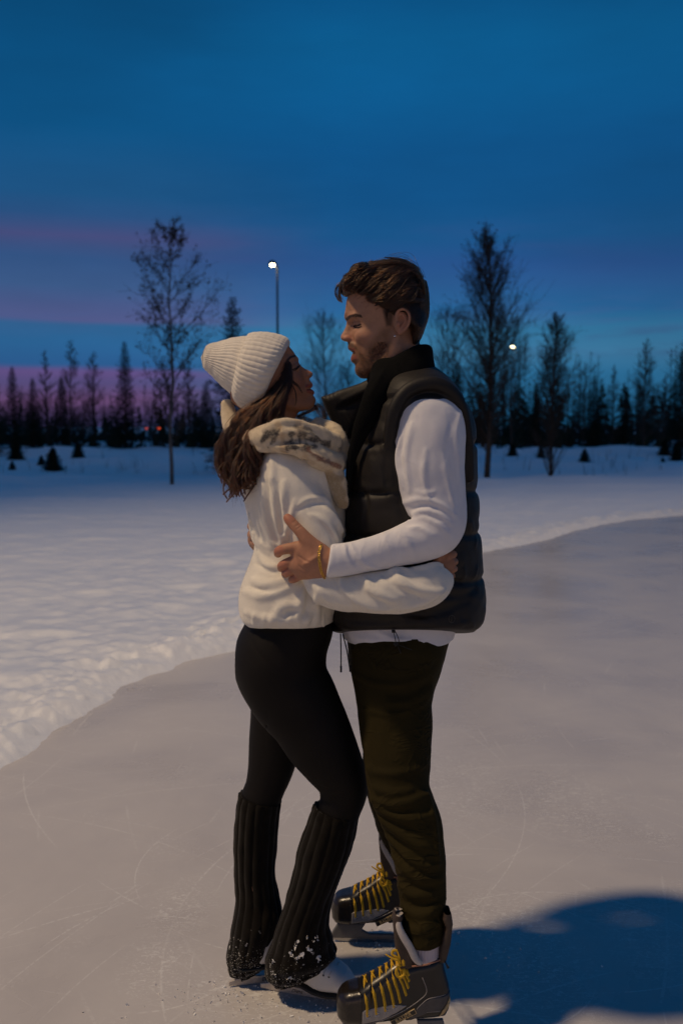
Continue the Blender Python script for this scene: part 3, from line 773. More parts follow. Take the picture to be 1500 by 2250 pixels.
# ------------------------------------------------------------------ distant street lamps
lampm = simple('lamp_metal', (0.03, 0.032, 0.035), 0.5, 0.6)
def emis(name, col, s):
    m, n, b = new_mat(name); b.inputs['Base Color'].default_value = (*col, 1); b.inputs['Emission Color'].default_value = (*col, 1); b.inputs['Emission Strength'].default_value = s; return m
glow = emis('lamp_glow', (1.0, 0.84, 0.48), 28)
def street_lamp(px, py, height, label, headr=0.11):
    d = (height-CAM_H)/((935-py)/FPX); x = (px-750)/FPX*d; z0 = snow_at(x, d)
    root = bpy.data.objects.new('street_lamp', None); C.objects.link(root); root.location = (x+0.12, d, z0); tag(root, label, 'street lamp', 'lit street lamps')
    v, f = tube([(0, 0, 0), (0, 0, height*0.5), (0, 0, height-0.05)], [0.08, 0.065, 0.05], 6); mesh_obj('pole', v, f, lampm, root)
    # head: flat housing with a rounded shell
    V_ = Vol((-0.75, -0.3, height-0.3), (0.25, 0.3, height+0.3), 0.03)
    V_.chain([(0, 0, height-0.08, 0.07), (-0.1, 0, height+0.03, 0.07), (-0.22, 0, height+0.06, 0.13), (-0.32, 0, height+0.05, 0.10)], q=1.0); V_.cut((0, 0, height-0.01), (0.1, 0, -1.0) if False else (0, 0, -1), 0.0)
    v, f = V_.mesh(); mesh_obj('housing', v, f, lampm, root)
    V_ = Vol((-0.6, -0.3, height-0.35), (0.2, 0.3, height+0.2), 0.02)
    V_.ell((-0.22, 0, height-0.03), (headr*1.3, headr*1.15, headr*0.9)); v, f = V_.mesh(); mesh_obj('lens', v, f, glow, root)
    return root
street_lamp(606, 597, 9.0, 'taller lit street lamp on a thin pole above the woman\'s hat', 0.085)
street_lamp(1124, 764, 9.0, 'lower lit street lamp shining through the bare trees at right', 0.14)
# red tail lights far behind the trees
redm = emis('red_lamp', (1.0, 0.10, 0.03), 0.9)
for i, (px, lab) in enumerate([(322, 'dim red light far behind the trees, left of the young tree\'s trunk'), (350, 'dim red light far behind the trees, nearest the young tree\'s trunk')]):
    d = 68.0; c = W(px, 941, d); V_ = Vol(c-0.3, c+0.3, 0.05); V_.ell(c, (0.11, 0.1, 0.05)); V_.ell(c+[0.0, 0.02, -0.02], (0.08, 0.08, 0.06), 0.03); v, f = V_.mesh()
    tag(mesh_obj('red_light', v-c, f, redm), lab, 'light', 'dim red lights behind the trees').location = c
# ------------------------------------------------------------------ materials for the people
def skin_mat(name):
    m, n, b = new_mat(name); at = n.node('ShaderNodeAttribute', attribute_name='pigment')
    co = obj_co(n); v = n.noise(co, 60, 3)
    n.put(b.inputs['Base Color'], n.mix(1.0, at.outputs[0], n.ramp(v, [(0.3, 0.90), (0.7, 1.08)]), 'MULTIPLY'))
    b.inputs['Roughness'].default_value = 0.58; b.inputs['Specular IOR Level'].default_value = 0.32
    b.inputs['Subsurface Weight'].default_value = 0.14; b.inputs['Subsurface Radius'].default_value = (0.010, 0.004, 0.002); b.inputs['Subsurface Scale'].default_value = 0.6
    bump(n, b, n.noise(co, 420, 3), 0.12, 0.0008); return m
skin = skin_mat('skin')
def hairm(name, col, rough=0.35):
    m = bpy.data.materials.new(name); m.use_nodes = True; m.node_tree.nodes.clear(); n = NT(m.node_tree)
    h = n.node('ShaderNodeBsdfHairPrincipled'); h.parametrization = 'COLOR'
    hi = n.node('ShaderNodeHairInfo')
    n.put(h.inputs['Color'], n.ramp(hi.outputs['Random'], [(0.0, tuple(c*0.4 for c in col)), (0.6, col), (1.0, tuple(min(1, c*3.2) for c in col))]))
    h.inputs['Roughness'].default_value = rough; h.inputs['Radial Roughness'].default_value = 0.5
    o = n.node('ShaderNodeOutputMaterial'); n.l.new(h.outputs[0], o.inputs[0]); return m
man_hair = hairm('brown_hair', (0.014, 0.0048, 0.0014))
woman_hair = hairm('chestnut_hair', (0.015, 0.0042, 0.0012))
stubble_m = hairm('stubble', (0.022, 0.0085, 0.004), 0.5)
haircap = simple('hair_undercoat', (0.016, 0.009, 0.005), 0.7, nscale=80, var=0.3, spec=0.2)
nylon = simple('vest_nylon', (0.0078, 0.0052, 0.0035), 0.62, cr=(15, 0.10, 0.004), var=0.12, nscale=20, bscale=220, bstr=0.25, bdist=0.0008, spec=0.42)
lining = simple('black_fleece', (0.0040, 0.0040, 0.0040), 0.95, var=0.3, nscale=200, bscale=300, bstr=0.5, bdist=0.001, spec=0.1)
jersey = simple('white_jersey', (0.74, 0.73, 0.76), 0.85, cr=(9, 0.16, 0.005, (1, 1, 0.6)), var=0.03, nscale=40, bscale=500, bstr=0.15, bdist=0.0005, spec=0.15)
gold = simple('gold', (0.80, 0.50, 0.12), 0.22, 1.0, var=0.05)
silver = simple('stud_silver', (0.8, 0.8, 0.82), 0.15, 1.0)
cordm = simple('black_cord', (0.01, 0.01, 0.01), 0.7)
def twill():
    m, n, b = new_mat('olive_twill'); co = obj_co(n)
    n.put(b.inputs['Base Color'], n.ramp(n.noise(co, 5, 4), [(0.3, (0.020, 0.0150, 0.0040)), (0.7, (0.031, 0.0230, 0.0060))]))
    b.inputs['Roughness'].default_value = 0.85; b.inputs['Specular IOR Level'].default_value = 0.12
    b.inputs['Sheen Weight'].default_value = 0.03; b.inputs['Sheen Roughness'].default_value = 0.4; b.inputs['Sheen Tint'].default_value = (0.7, 0.5, 0.2, 1)
    ch = bump(n, b, crease(n, co, 9, (1, 1, 1.6)), 0.5, 0.008); bump(n, b, n.noise(n.mapping(co, (1, 1, 0.4)), 420, 3), 0.25, 0.0006, ch); return m
olive = twill()

def pts(rows, r_px=True):
    """(px,py,r_px,Y) -> (x,y,z,r)"""
    return np.array([list(W(a, b, Y))+[r*PX(Y)] for a, b, r, Y in rows])

# ================================================================== THE MAN
YM = 2.64
def build_man_head():
    """head and neck, looking left and a little down; face width runs along world y"""
    Y0 = YM
    lo = W(725, 850+30, Y0); hi = W(965, 560, Y0)
    V_ = Vol((lo[0], Y0-0.13, lo[2]), (hi[0], Y0+0.13, hi[2]), 0.0017)
    p = lambda px, py, dy=0.0: np.array([W(px, py, Y0)[0], Y0+dy, W(px, py, Y0)[2]])
    q = PX(Y0)
    V_.ell(p(852, 672), (82*q, 0.076, 78*q))
    V_.ell(p(815, 668), (50*q, 0.062, 60*q), 0.02)
    # face block, set a little behind the profile
    V_.loft([(640, 776, 900, .058), (670, 768, 905, .064), (695, 765, 905, .066), (712, 772, 905, .065), (730, 774, 900, .064), (750, 775, 892, .061),
             (770, 778, 884, .056), (788, 783, 872, .051), (803, 786, 858, .045), (818, 792, 838, .034), (827, 800, 822, .018)], Y0, 0.012, nexp=2.25)
    # profile: forehead, nose, lips, chin as one sagittal form
    prof = [(775, 640), (763, 660), (758.5, 682), (756, 694), (757, 701), (761, 706), (760.5, 713), (755.5, 725), (749.5, 736), (748, 741), (749.5, 746), (754, 749), (763, 751), (764.5, 757), (764, 762), (767, 768), (771, 771),
            (774.5, 775), (772.5, 780), (771, 787), (771.5, 794), (778, 799), (781, 805), (780.5, 812), (785, 822), (793, 828.5), (806, 829), (822, 815), (830, 760), (825, 700), (815, 650)]
    zz_ = lambda py: p(750, py)[2]
    def hwp(X, Z):
        z_ = Z[0, 0, :]; x_ = X[:, 0, 0]
        rows_ = [(640, .036), (690, .030), (703, .012), (715, .0075), (728, .0085), (738, .0120), (745, .0150), (751, .0135), (756, .017), (768, .019), (790, .019), (800, .016), (812, .019), (828, .016)]
        zs_ = np.array([zz_(a) for a, _ in rows_])[::-1]; ws_ = np.array([b for _, b in rows_])[::-1]
        base_ = np.interp(z_, zs_, ws_)
        front = p(757, 700)[0]; grow = np.clip((x_-front)/0.035, 0, 1)
        return base_[None, None, :]*(0.85+0.55*grow[:, None, None])
    V_.slab([p(a, b)[[0, 2]] for a, b in prof], Y0, 0.04, 0.007, round_=0.011, halffn=hwp)
    # brow ridge, cheekbones, jaw
    for s in (-1, 1):
        V_.chain([(*p(768, 701, s*.012), .006), (*p(769, 697, s*.026), .0065), (*p(778, 698, s*.044), .006)], 0.010)
        V_.ell(p(799, 742, s*.043), (.020, .012, .013), 0.018)
        V_.chain([(*p(800, 815, s*.014), .013), (*p(828, 806, s*.037), .013), (*p(856, 783, s*.052), .012), (*p(868, 745, s*.058), .010)], 0.018)
        V_.ell(p(774, 716, s*.030), (.011, .013, .0085), 0.012, 's')
        V_.ell(p(787, 713.5, s*.0270), (.0118, .0136, .0092), 0.006)       # lidded eye
        V_.ell(p(762, 744.5, s*.0115), (.0080, .0050, .0062), 0.005)
        V_.chain([(*p(772, 741, s*.0175), .0020), (*p(779, 753, s*.024), .0022)], 0.006, 's')
    V_.chain([(*p(781, 766, -.022), .0028), (*p(772, 764, -.010), .0045), (*p(769.5, 765, 0), .0045), (*p(772, 764, .010), .0045), (*p(781, 766, .022), .0028)], 0.006)
    V_.chain([(*p(786, 783, -.019), .0028), (*p(779, 787, -.010), .0050), (*p(776, 788.5, 0), .0052), (*p(779, 787, .010), .0050), (*p(786, 783, .019), .0028)], 0.006)
    V_.ell(p(781, 775.5, 0), (.0120, .0165, .0046), 0.003, 's')
    V_.ell(p(797, 813), (.016, .020, .015), 0.012)
    # neck
    V_.chain([(*p(872, 740, 0.0), .050), (*p(884, 790, 0.0), .056), (*p(896, 850, 0.01), .062)], 0.02)
    V_.chain([(*p(868, 770, -.052), .010), (*p(850, 830, -.040), .011)], 0.022)
    # ears
    for s in (-1, 1):
        e = lambda x, y, o: p(x, y, s*(.070+o))
        V_.ell(e(877, 715, .002), (16*q, .009, 25*q), 0.006)
        V_.chain([(*e(866, 712, .004), .0030), (*e(868, 695, .010), .0040), (*e(880, 687, .013), .0042), (*e(892, 694, .013), .0042), (*e(894, 712, .011), .0040), (*e(887, 728, .008), .0038), (*e(874, 738, .004), .0050)], 0.003)
        V_.ell(e(879, 713, .010), (9*q, .009, 14*q), 0.004, 's')
        V_.chain([(*e(881, 700, .007), .0025), (*e(886, 712, .007), .0028), (*e(878, 724, .006), .0028)], 0.003)
        V_.ell(e(871, 719, .010), (4*q, .005, 6*q), 0.003)
    v, F = V_.mesh(2)
    return V_, v, F, p
def hand_vol(lo, hi, h=0.0016): return Vol(lo, hi, h)
MH, mv, mf, mp = build_man_head()

def px_of(v):
    """world -> photo pixel (vectorised), used only to place pigment on skin"""
    d = v-np.array([0, 0, CAM_H]); f_ = d[:, 1]*_ct-d[:, 2]*_st; u = d[:, 1]*_st+d[:, 2]*_ct
    return 750+FPX*d[:, 0]/f_, 1125-FPX*u/f_
def sst(x, a, b): t = np.clip((x-a)/(b-a), 0, 1); return t*t*(3-2*t)
def head_local(v, Y0):
    """front-on independent coordinates: the pixel the point would have if it lay in the head's mid plane"""
    w_ = v.copy(); w_[:, 1] = Y0; a, b = px_of(w_); return a, b, np.abs(v[:, 1]-Y0)
def segd(x, y, pl):
    d = np.full(x.shape, 1e9)
    for a, b in zip(pl[:-1], pl[1:]):
        ex, ey = b[0]-a[0], b[1]-a[1]; t = np.clip(((x-a[0])*ex+(y-a[1])*ey)/(ex*ex+ey*ey+1e-9), 0, 1)
        d = np.minimum(d, np.hypot(x-a[0]-ex*t, y-a[1]-ey*t))
    return d
def inpoly(x, y, poly):
    r = np.zeros(x.shape, bool); j = len(poly)-1
    for i in range(len(poly)):
        xi, yi = poly[i]; xj, yj = poly[j]
        c = ((yi > y) != (yj > y)) & (x < (xj-xi)*(y-yi)/(yj-yi+1e-9)+xi); r ^= c; j = i
    return r
def polymask(x, y, poly, soft):
    i = inpoly(x, y, poly); d = segd(x, y, list(poly)+[poly[0]]); return sst(np.where(i, d, -d), -soft, soft)
def mixc(c, m, col): return c*(1-m[:, None])+np.array(col)[None]*m[:, None]

def man_pigment(v):
    x, y, dy = head_local(v, YM); c = np.tile(np.array([0.40, 0.215, 0.135]), (len(v), 1))
    nz = fbm(v[:, 0]*90, v[:, 1]*90, v[:, 2]*90, 3)
    m = polymask(x, y, [(752, 735), (748, 745), (762, 752), (775, 748), (772, 733)], 6)*0.5; c = mixc(c, m, (0.46, 0.17, 0.11))
    m = polymask(x, y, [(782, 735), (780, 752), (800, 760), (820, 745), (810, 732)], 12)*0.30; c = mixc(c, m, (0.44, 0.18, 0.12))
    m = polymask(x, y, [(866, 690), (868, 740), (884, 738), (900, 715), (898, 690), (882, 682)], 3)*(dy > 0.06)*0.5; c = mixc(c, m, (0.46, 0.19, 0.12))
    beard = [(760, 752), (768, 752), (778, 756), (790, 766), (797, 776), (806, 764), (820, 748), (836, 730), (846, 722), (857, 724), (858, 760), (852, 800), (836, 835), (800, 850), (772, 830), (774, 802), (762, 790), (758, 765)]
    m = polymask(x, y, beard, 9)*np.clip(0.50+0.10*nz, 0, 0.75); c = mixc(c, m, (0.11, 0.052, 0.022))
    m = polymask(x, y, [(760, 752), (770, 753), (783, 764), (784, 771), (772, 764), (760, 762)], 2)*0.6; c = mixc(c, m, (0.06, 0.03, 0.015))
    lip = np.maximum(sst(-segd(x, y, [(764, 767), (778, 769.5)]), -4.5, -1.5), sst(-segd(x, y, [(770, 788), (783, 786)]), -6.5, -3))*(dy < .026)
    c = mixc(c, lip*0.75, (0.30, 0.085, 0.065))
    m = ((x-782)**2/90+(y-776)**2/16 < 1)*(dy < .024); c = mixc(c, m*0.92, (0.05, 0.012, 0.010))
    brow = sst(-segd(x, y, [(762, 703), (768, 699), (780, 697), (797, 701)]), -4.2, -1.8)*(dy > .006)*(dy < .058); c = mixc(c, brow*0.93, (0.028, 0.014, 0.008))
    eye = sst(-segd(x, y, [(775, 717.5), (784, 719.5), (794, 716.5)]), -2.6, -1.2)*(dy > .015)*(dy < .05); c = mixc(c, eye*0.95, (0.018, 0.010, 0.008))
    m = sst(-segd(x, y, [(774, 711), (784, 710), (795, 712)]), -2.4, -0.8)*(dy > .015)*0.35; c = mixc(c, m, (0.16, 0.07, 0.04))
    scalp = polymask(x, y, [(768, 640), (800, 655), (835, 680), (846, 722), (857, 722), (862, 690), (880, 684), (898, 700), (899, 735), (920, 770), (970, 700), (950, 560), (740, 560)], 4)
    c = mixc(c, scalp*0.85, (0.04, 0.02, 0.012)); return c

def build_man():
    # ---- hand near the camera, on her waist
    def hv(rows, V_, k=0.008, q=1.0, m=5): V_.chain(pts(rows), k, 'u', q, m)
    lo = W(585, 1300, 2.36); hi = W(780, 1115, 2.56)
    H = Vol((lo[0], 2.37, lo[2]), (hi[0]+0.02, 2.56, hi[2]), 0.0015)
    hv([(765, 1238, 25, 2.405), (725, 1235, 29, 2.408), (700, 1232, 32, 2.412)], H, q=0.72)
    hv([(700, 1226, 27, 2.414), (672, 1213, 23, 2.42), (652, 1207, 17, 2.432)], H, 0.012, q=0.62)
    hv([(700, 1240, 28, 2.414), (672, 1240, 26, 2.422), (652, 1240, 20, 2.436)], H, 0.012, q=0.62)
    hv([(703, 1252, 17, 2.418), (680, 1258, 15, 2.425), (662, 1262, 12, 2.436)], H, 0.012, q=0.8)
    # fingers
    hv([(660, 1202, 13.5, 2.430), (641, 1204, 12.2, 2.430), (624, 1207, 11.5, 2.437), (613, 1211, 10.8, 2.455), (611, 1216, 9.5, 2.475)], H, 0.004)
    hv([(660, 1224, 12.5, 2.436), (643, 1232, 11.2, 2.437), (628, 1238, 10.4, 2.446), (619, 1243, 9.8, 2.462), (618, 1248, 9, 2.48)], H, 0.003)
    hv([(662, 1243, 12, 2.440), (647, 1250, 10.8, 2.442), (635, 1256, 10.0, 2.450), (627, 1260, 9.2, 2.466)], H, 0.003)
    hv([(668, 1260, 10.5, 2.440), (655, 1267, 9.6, 2.443), (646, 1272, 8.8, 2.452), (641, 1274, 8, 2.466)], H, 0.003)
    # thumb, leaving the side of the palm and pointing up
    hv([(700, 1212, 20, 2.414), (678, 1190, 16, 2.415), (661, 1170, 12.8, 2.420), (648, 1156, 11.8, 2.427), (637, 1144, 11.4, 2.434), (632, 1138, 9.6, 2.438)], H, 0.010)
    for a, b, c_, d_ in ((646, 1159, 659, 1150), (650, 1164, 662, 1156), (640, 1151, 650, 1143)): H.fold([(a, b), (c_, d_)], 0.0012, 0.002, mode='s')
    H.fold([(699, 1222), (680, 1234), (668, 1240)], 0.0022, 0.010, 0.0); H.fold([(655, 1222), (667, 1230), (680, 1236)], 0.0014, 0.005, mode='s')
    H.fold([(655, 1243), (664, 1250), (672, 1253)], 0.0014, 0.005, mode='s')
    hvv, hff = H.mesh(1)
    # far hand, fingertips coming round her back
    H2 = Vol((W(530, 1300, 2.8)[0], 2.62, W(600, 1290, 2.8)[2]), (W(640, 1120, 2.8)[0], 2.92, W(600, 1120, 2.8)[2]), 0.0022)
    H2.chain(pts([(640, 1195, 30, 2.86), (590, 1190, 34, 2.83), (572, 1185, 28, 2.80)]), 0.01, q=0.6)
    for a in ([(580, 1165, 11, 2.80), (560, 1152, 10.5, 2.775), (553, 1156, 10, 2.745), (556, 1160, 9, 2.72)], [(576, 1180, 11, 2.80), (558, 1172, 10.5, 2.78), (553, 1175, 10, 2.745), (557, 1178, 9, 2.715)],
              [(576, 1197, 11, 2.80), (563, 1192, 10.5, 2.775), (558, 1193, 9.5, 2.745), (562, 1195, 8.5, 2.72)], [(580, 1212, 10, 2.80), (570, 1210, 9, 2.78), (567, 1211, 8.5, 2.755)], [(590, 1168, 12, 2.82), (578, 1140, 10, 2.81), (574, 1125, 9, 2.80)]):
        H2.chain(pts(a), 0.004)
    h2v, h2f = H2.mesh(1)
    # ---- body under the clothes
    z = lambda py: zpy(py, 2.65)
    Bd = Vol((-0.12, 2.26, 0.06), (0.42, 3.10, 1.78), 0.009)
    Bd.chain(pts([(905, 835, 44, 2.65), (912, 900, 70, 2.65), (915, 1000, 90, 2.65), (905, 1150, 84, 2.65), (885, 1300, 80, 2.65), (872, 1400, 82, 2.66)]), q=1.35)
    Bd.chain(pts([(950, 935, 50, 2.50), (955, 1050, 44, 2.46), (960, 1150, 38, 2.45), (880, 1199, 30, 2.42), (770, 1232, 27, 2.405), (735, 1236, 26, 2.406)]), 0.02)
    Bd.chain(pts([(950, 935, 50, 2.80), (935, 1050, 42, 2.88), (900, 1150, 36, 2.97), (780, 1190, 30, 2.94), (650, 1195, 26, 2.87)]), 0.02)
    Bd.chain(pts([(870, 1420, 66, 2.57), (868, 1560, 58, 2.53), (876, 1740, 44, 2.47), (905, 1850, 40, 2.45), (928, 2030, 15, 2.388), (936, 2130, 10, 2.385), (880, 2200, 24, 2.39), (820, 2215, 24, 2.39)]), 0.02)
    Bd.chain(pts([(870, 1420, 66, 2.74), (868, 1560, 58, 2.78), (850, 1740, 42, 2.83), (885, 1850, 38, 2.86), (885, 1950, 24, 2.875), (830, 1990, 22, 2.875)]), 0.02)
    bv, bf = Bd.mesh(1)
    V_, F_ = join_vf((mv, mf), (hvv, hff), (h2v, h2f), (bv, bf))
    base = np.array([0.40, 0.215, 0.135])
    col = np.tile(base, (len(V_), 1)); col[:len(mv)] = man_pigment(mv)
    o0 = len(mv); hx, hy = px_of(hvv)
    ch = np.tile(np.array([0.42, 0.205, 0.125]), (len(hvv), 1))
    for (a, b, r_) in ((634, 1139, 13), (612, 1210, 13), (622, 1242, 12), (629, 1258, 11), (645, 1271, 10)):
        ch = mixc(ch, sst(-np.hypot(hx-a, hy-b), -r_*1.3, -r_*0.4)*0.45, (0.46, 0.15, 0.10))
    nail = sst(-np.hypot((hx-640)*0.9, (hy-1133.5)), -6.5, -4.5)*(hvv[:, 1] < 2.44); ch = mixc(ch, nail*0.7, (0.40, 0.17, 0.13))
    col[o0:o0+len(hvv)] = ch
    man = mesh_obj('person', V_, F_, skin, None, col=col)
    tag(man, 'man with brown hair and beard in a black puffer vest and white long-sleeved shirt', 'person')
    # ---- teeth, tongue-less dark mouth is pigment; upper teeth row
    p = mp
    v, f = tube([p(783, 773.5, -.0155), p(778, 773, -.0085), p(776.5, 773, 0), p(778, 773, .0085), p(783, 773.5, .0155)], 0.0022, 6, 1.0, 3); mesh_obj('teeth', v, f, simple('teeth', (0.62, 0.58, 0.50), 0.3), man)
    e = MH.surf(867, 739); V2 = Vol(e-0.01, e+0.01, 0.0008); V2.ell(e-[0, 0.0012, 0], (.0034, .0030, .0034)); V2.chain([(*(e+[-.002, -.003, 0]), .0012), (*(e+[.002, -.003, 0]), .0012)], 0.001)
    v, f = V2.mesh(0); mesh_obj('earring', v, f, silver, man)
    # lashes
    P = MH.onsurf([(775, 717), (780, 719.5), (786, 720), (794, 717)], 0.0012); v, f = tube(P, [.0006, .0013, .0013, .0007], 6, 1.0, 3); mesh_obj('eyelashes', v, f, haircap, man)
    # ---- hair
    build_man_hair(man)
    # ---- shirt: sleeves + hem
    Sh = Vol((-0.14, 2.28, zpy(1450, 2.65)), (0.40, 3.12, zpy(840, 2.65)), 0.0042)
    sl = [(940, 938, 79, 2.485), (941, 975, 80, 2.475), (944, 1030, 76, 2.465), (953, 1085, 70, 2.455), (962, 1130, 64, 2.445), (956, 1164, 58, 2.435), (925, 1184, 52, 2.425), (880, 1199, 45, 2.415), (835, 1212, 40, 2.41), (790, 1222, 37, 2.405), (755, 1229, 37, 2.403), (722, 1232, 37.5, 2.403)]
    Sh.chain(pts(sl), 0.0, q=0.80, m=6)
    Sh.cut(W(721, 1232, 2.403), (-1, 0, 0.14), 0.005)
    Sh.chain(pts([(940, 938, 76, 2.80), (935, 1030, 76, 2.87), (905, 1150, 66, 2.97), (780, 1192, 52, 2.94), (690, 1195, 40, 2.88)]), 0.0, q=0.8)
    # hem band of the shirt under the vest
    Sh.loft([(1300, 750, 1000, .17), (1360, 745, 1003, .175), (1390, 752, 995, .176), (1410, 762, 990, .176), (1440, 765, 988, .174)], 2.66, 0.0, capk=0.01)
    h0, h1 = W(850, 1425, 2.49), W(990, 1400, 2.66); Sh.cut(h0, (0, (h1-h0)[2], -(h1-h0)[1]), 0.004)
    # wrinkles
    fd = Sh.fold
    for P_, r_ in [([(905, 1132), (930, 1122), (960, 1128), (990, 1150)], .0085), ([(893, 1146), (925, 1136), (960, 1150), (985, 1175)], .0075), ([(888, 1105), (925, 1098), (965, 1108), (1005, 1135)], .007),
                   ([(900, 1160), (925, 1160), (950, 1180)], .006), ([(872, 1165), (890, 1182), (905, 1210)], .005), ([(770, 1192), (780, 1215), (805, 1240), (830, 1250)], .0055), ([(757, 1194), (762, 1220), (775, 1245)], .0045),
                   ([(845, 1172), (850, 1190), (862, 1212)], .0045), ([(880, 960), (872, 1010), (885, 1070)], .005), ([(905, 930), (893, 1000), (900, 1080)], .006), ([(1010, 900), (1000, 960), (1008, 1050)], .006),
                   ([(935, 990), (930, 1050), (945, 1110)], .005), ([(975, 1000), (985, 1070), (1000, 1120)], .005), ([(915, 1080), (935, 1085), (955, 1080)], .004),
                   ([(780, 1400), (840, 1408), (900, 1404)], .005), ([(830, 1388), (870, 1405), (930, 1412)], .005)]:
        fd(P_, r_*1.1, 0.008, 0.25)
    for P_, r_ in [([(900, 1120), (935, 1110), (975, 1122)], .005), ([(895, 1140), (930, 1131), (965, 1143)], .004), ([(886, 1152), (920, 1150), (950, 1167)], .004), ([(890, 940), (880, 1000), (893, 1060)], .004), ([(765, 1196), (772, 1225), (790, 1248)], .004),
                   ([(990, 930), (978, 1000), (990, 1060)], .004), ([(848, 1178), (856, 1200), (870, 1222)], .003)]:
        fd(P_, r_*0.9, 0.006, mode='s')
    fd([(866, 925), (885, 893), (915, 872), (950, 866), (985, 873)], 0.0012, 0.003, mode='s', taper=False)   # shoulder seam
    fd([(735, 1194), (739, 1232), (742, 1268)], 0.0010, 0.003, mode='s', taper=False)                       # cuff seam
    Sh.disp(lambda X, Y, Z: 0.0028*fbm(X*11, Y*11, Z*11, 3))
    sh_v, sh_f = Sh.mesh(1)
    shirt = mesh_obj('shirt', sh_v, sh_f, jersey, man)
    # ---- puffer vest
    rows = [(800, 880, 950, .055), (818, 856, 968, .120), (835, 838, 985, .175), (856, 822, 1003, .208), (885, 808, 1022, .222), (925, 795, 1035, .226), (960, 782, 1041, .226), (1020, 766, 1043, .222), (1080, 757, 1044, .215), (1140, 751, 1047, .208),
            (1200, 742, 1053, .205), (1260, 733, 1057, .205), (1300, 728, 1060, .207), (1340, 724, 1060, .207), (1370, 724, 1054, .202), (1388, 730, 1038, .192), (1396, 742, 1018, .182)]
    Ve = Vol((-0.085, 2.36, zpy(1410, 2.7)), (0.42, 2.94, zpy(750, 2.64)), 0.0040)
    Ve.loft(rows, 2.66, 0.0, nexp=2.35, capk=0.03)
    seams = [zpy(y, 2.5) for y in (872, 968, 1076, 1172, 1275, 1392)]
    sz = np.array(sorted(seams))
    def quilt(X, Y, Z):
        zc = Z[0, 0, :]; xb = X[:, 0, 0]
        o = np.zeros((len(xb), 1, len(zc)))
        # seams sag a little toward the side panel
        for i, xx in enumerate(xb):
            sag = 0.010*np.sin((xx-0.0)*22)
            zz = zc+sag
            dmin = np.min(np.abs(zz[:, None]-sz[None]), 1)
            o[i, 0] = (0.009 if xx < 0.30 else 0.0065)*np.exp(-(dmin/0.008)**2)-0.003*np.clip(dmin/0.05, 0, 1)
        return o+0.0035*fbm(X*13, Y*13, Z*20, 3)
    Ve.disp(quilt)
    # open far front panel that stands out behind her scarf
    Pan = [(704, 872), (745, 857), (790, 842), (822, 826), (840, 850), (800, 900), (775, 960), (760, 985), (742, 955), (716, 905)]
    pw = np.array([W(a, b, 2.78)[[0, 2]] for a, b in Pan])
    Ve.slab(pw, 2.775, 0.020, 0.008, round_=0.024)
    # seams on that panel
    for a in ([(716, 868), (728, 900), (757, 960)], [(724, 865), (738, 898), (764, 950)], [(732, 862), (747, 893), (770, 938)], [(742, 862), (757, 890), (778, 928)]):
        Ve.fold([(x, y) for x, y in a], 0.0022, 0.004, mode='s', taper=False)
    Ve.fold([(745, 898), (775, 890), (805, 878)], 0.006, 0.012, mode='s'); Ve.fold([(752, 880), (780, 868), (812, 852)], 0.004, 0.012)
    # arm opening rim
    rim = [(868, 1085, 10, 2.470), (860, 1030, 11, 2.462), (855, 975, 12, 2.452), (858, 930, 13, 2.442), (868, 893, 14, 2.440), (890, 862, 15, 2.444), (920, 846, 16, 2.450), (955, 843, 16, 2.455), (985, 857, 16, 2.462), (1008, 885, 14, 2.470), (1022, 925, 12, 2.480), (1029, 980, 11, 2.49), (1032, 1050, 10, 2.50)]
    Ve.chain(pts(rim), 0.010, m=5)
    # wrinkles radiating from seams
    r = np.random.default_rng(4)
    for sy in (968, 1076, 1172):
        for i in range(5):
            x0 = 770+i*22+r.uniform(-6, 6); up = r.choice([-1, 1]); Ve.fold([(x0, sy+up*4), (x0+r.uniform(-5, 5), sy+up*24)], 0.0030, 0.007)
    for sy in (1172, 1275, 1385):
        for i in range(7 if sy > 1200 else 3):
            x0 = (1020 if sy < 1200 else 860+i*30)+r.uniform(-10, 10)
            if sy < 1200: x0 = 1032+i*7
            up = -1 if sy > 1300 else r.choice([-1, 1]); Ve.fold([(x0, sy+up*5), (x0+r.uniform(-10, 10), sy+up*28)], 0.0036, 0.009)
    for P_ in ([(800, 1080), (805, 1110), (798, 1150)], [(852, 980), (845, 1030), (850, 1065)], [(870, 1090), (880, 1120), (890, 1150)]): Ve.fold(P_, 0.004, 0.012, mode='s')
    Ve.fold([(864, 905), (858, 960), (866, 1040), (880, 1110)], 0.003, 0.008, mode='s')
    for P_ in ([(760, 1360), (840, 1366), (930, 1352)], [(880, 1352), (960, 1345), (1030, 1320)], [(960, 1300), (1010, 1310), (1045, 1295)]): Ve.fold(P_, 0.006, 0.016, mode='s')
    for P_ in ([(770, 1345), (850, 1352), (940, 1368)], [(900, 1372), (970, 1378), (1030, 1368)]): Ve.fold(P_, 0.005, 0.012)
    h0, h1 = W(850, 1382, 2.455), W(1010, 1393, 2.66); Ve.cut(h0, (0, (h1-h0)[2], -(h1-h0)[1]), 0.012)
    # hollow neck
    Ve.chain([(*W(885, 770, 2.64), .058), (*W(895, 860, 2.64), .064)], 0.008, 's')
    ve_v, ve_f = Ve.mesh(2)
    vest = mesh_obj('puffer_vest', ve_v, ve_f, nylon, man)
    # collar: stand-up shell, black fleece inside turned over the front edge
    Co = Vol((W(745, 0, 2.6)[0], 2.38, zpy(1110, 2.6)), (W(985, 0, 2.6)[0], 2.90, zpy(745, 2.6)), 0.0036)
    cr_ = [(758, 862, 952, .075, 2.645), (768, 846, 953, .086, 2.645), (785, 830, 954, .096, 2.645), (805, 815, 957, .110, 2.645), (830, 806, 958, .130, 2.65), (850, 815, 950, .140, 2.65)]
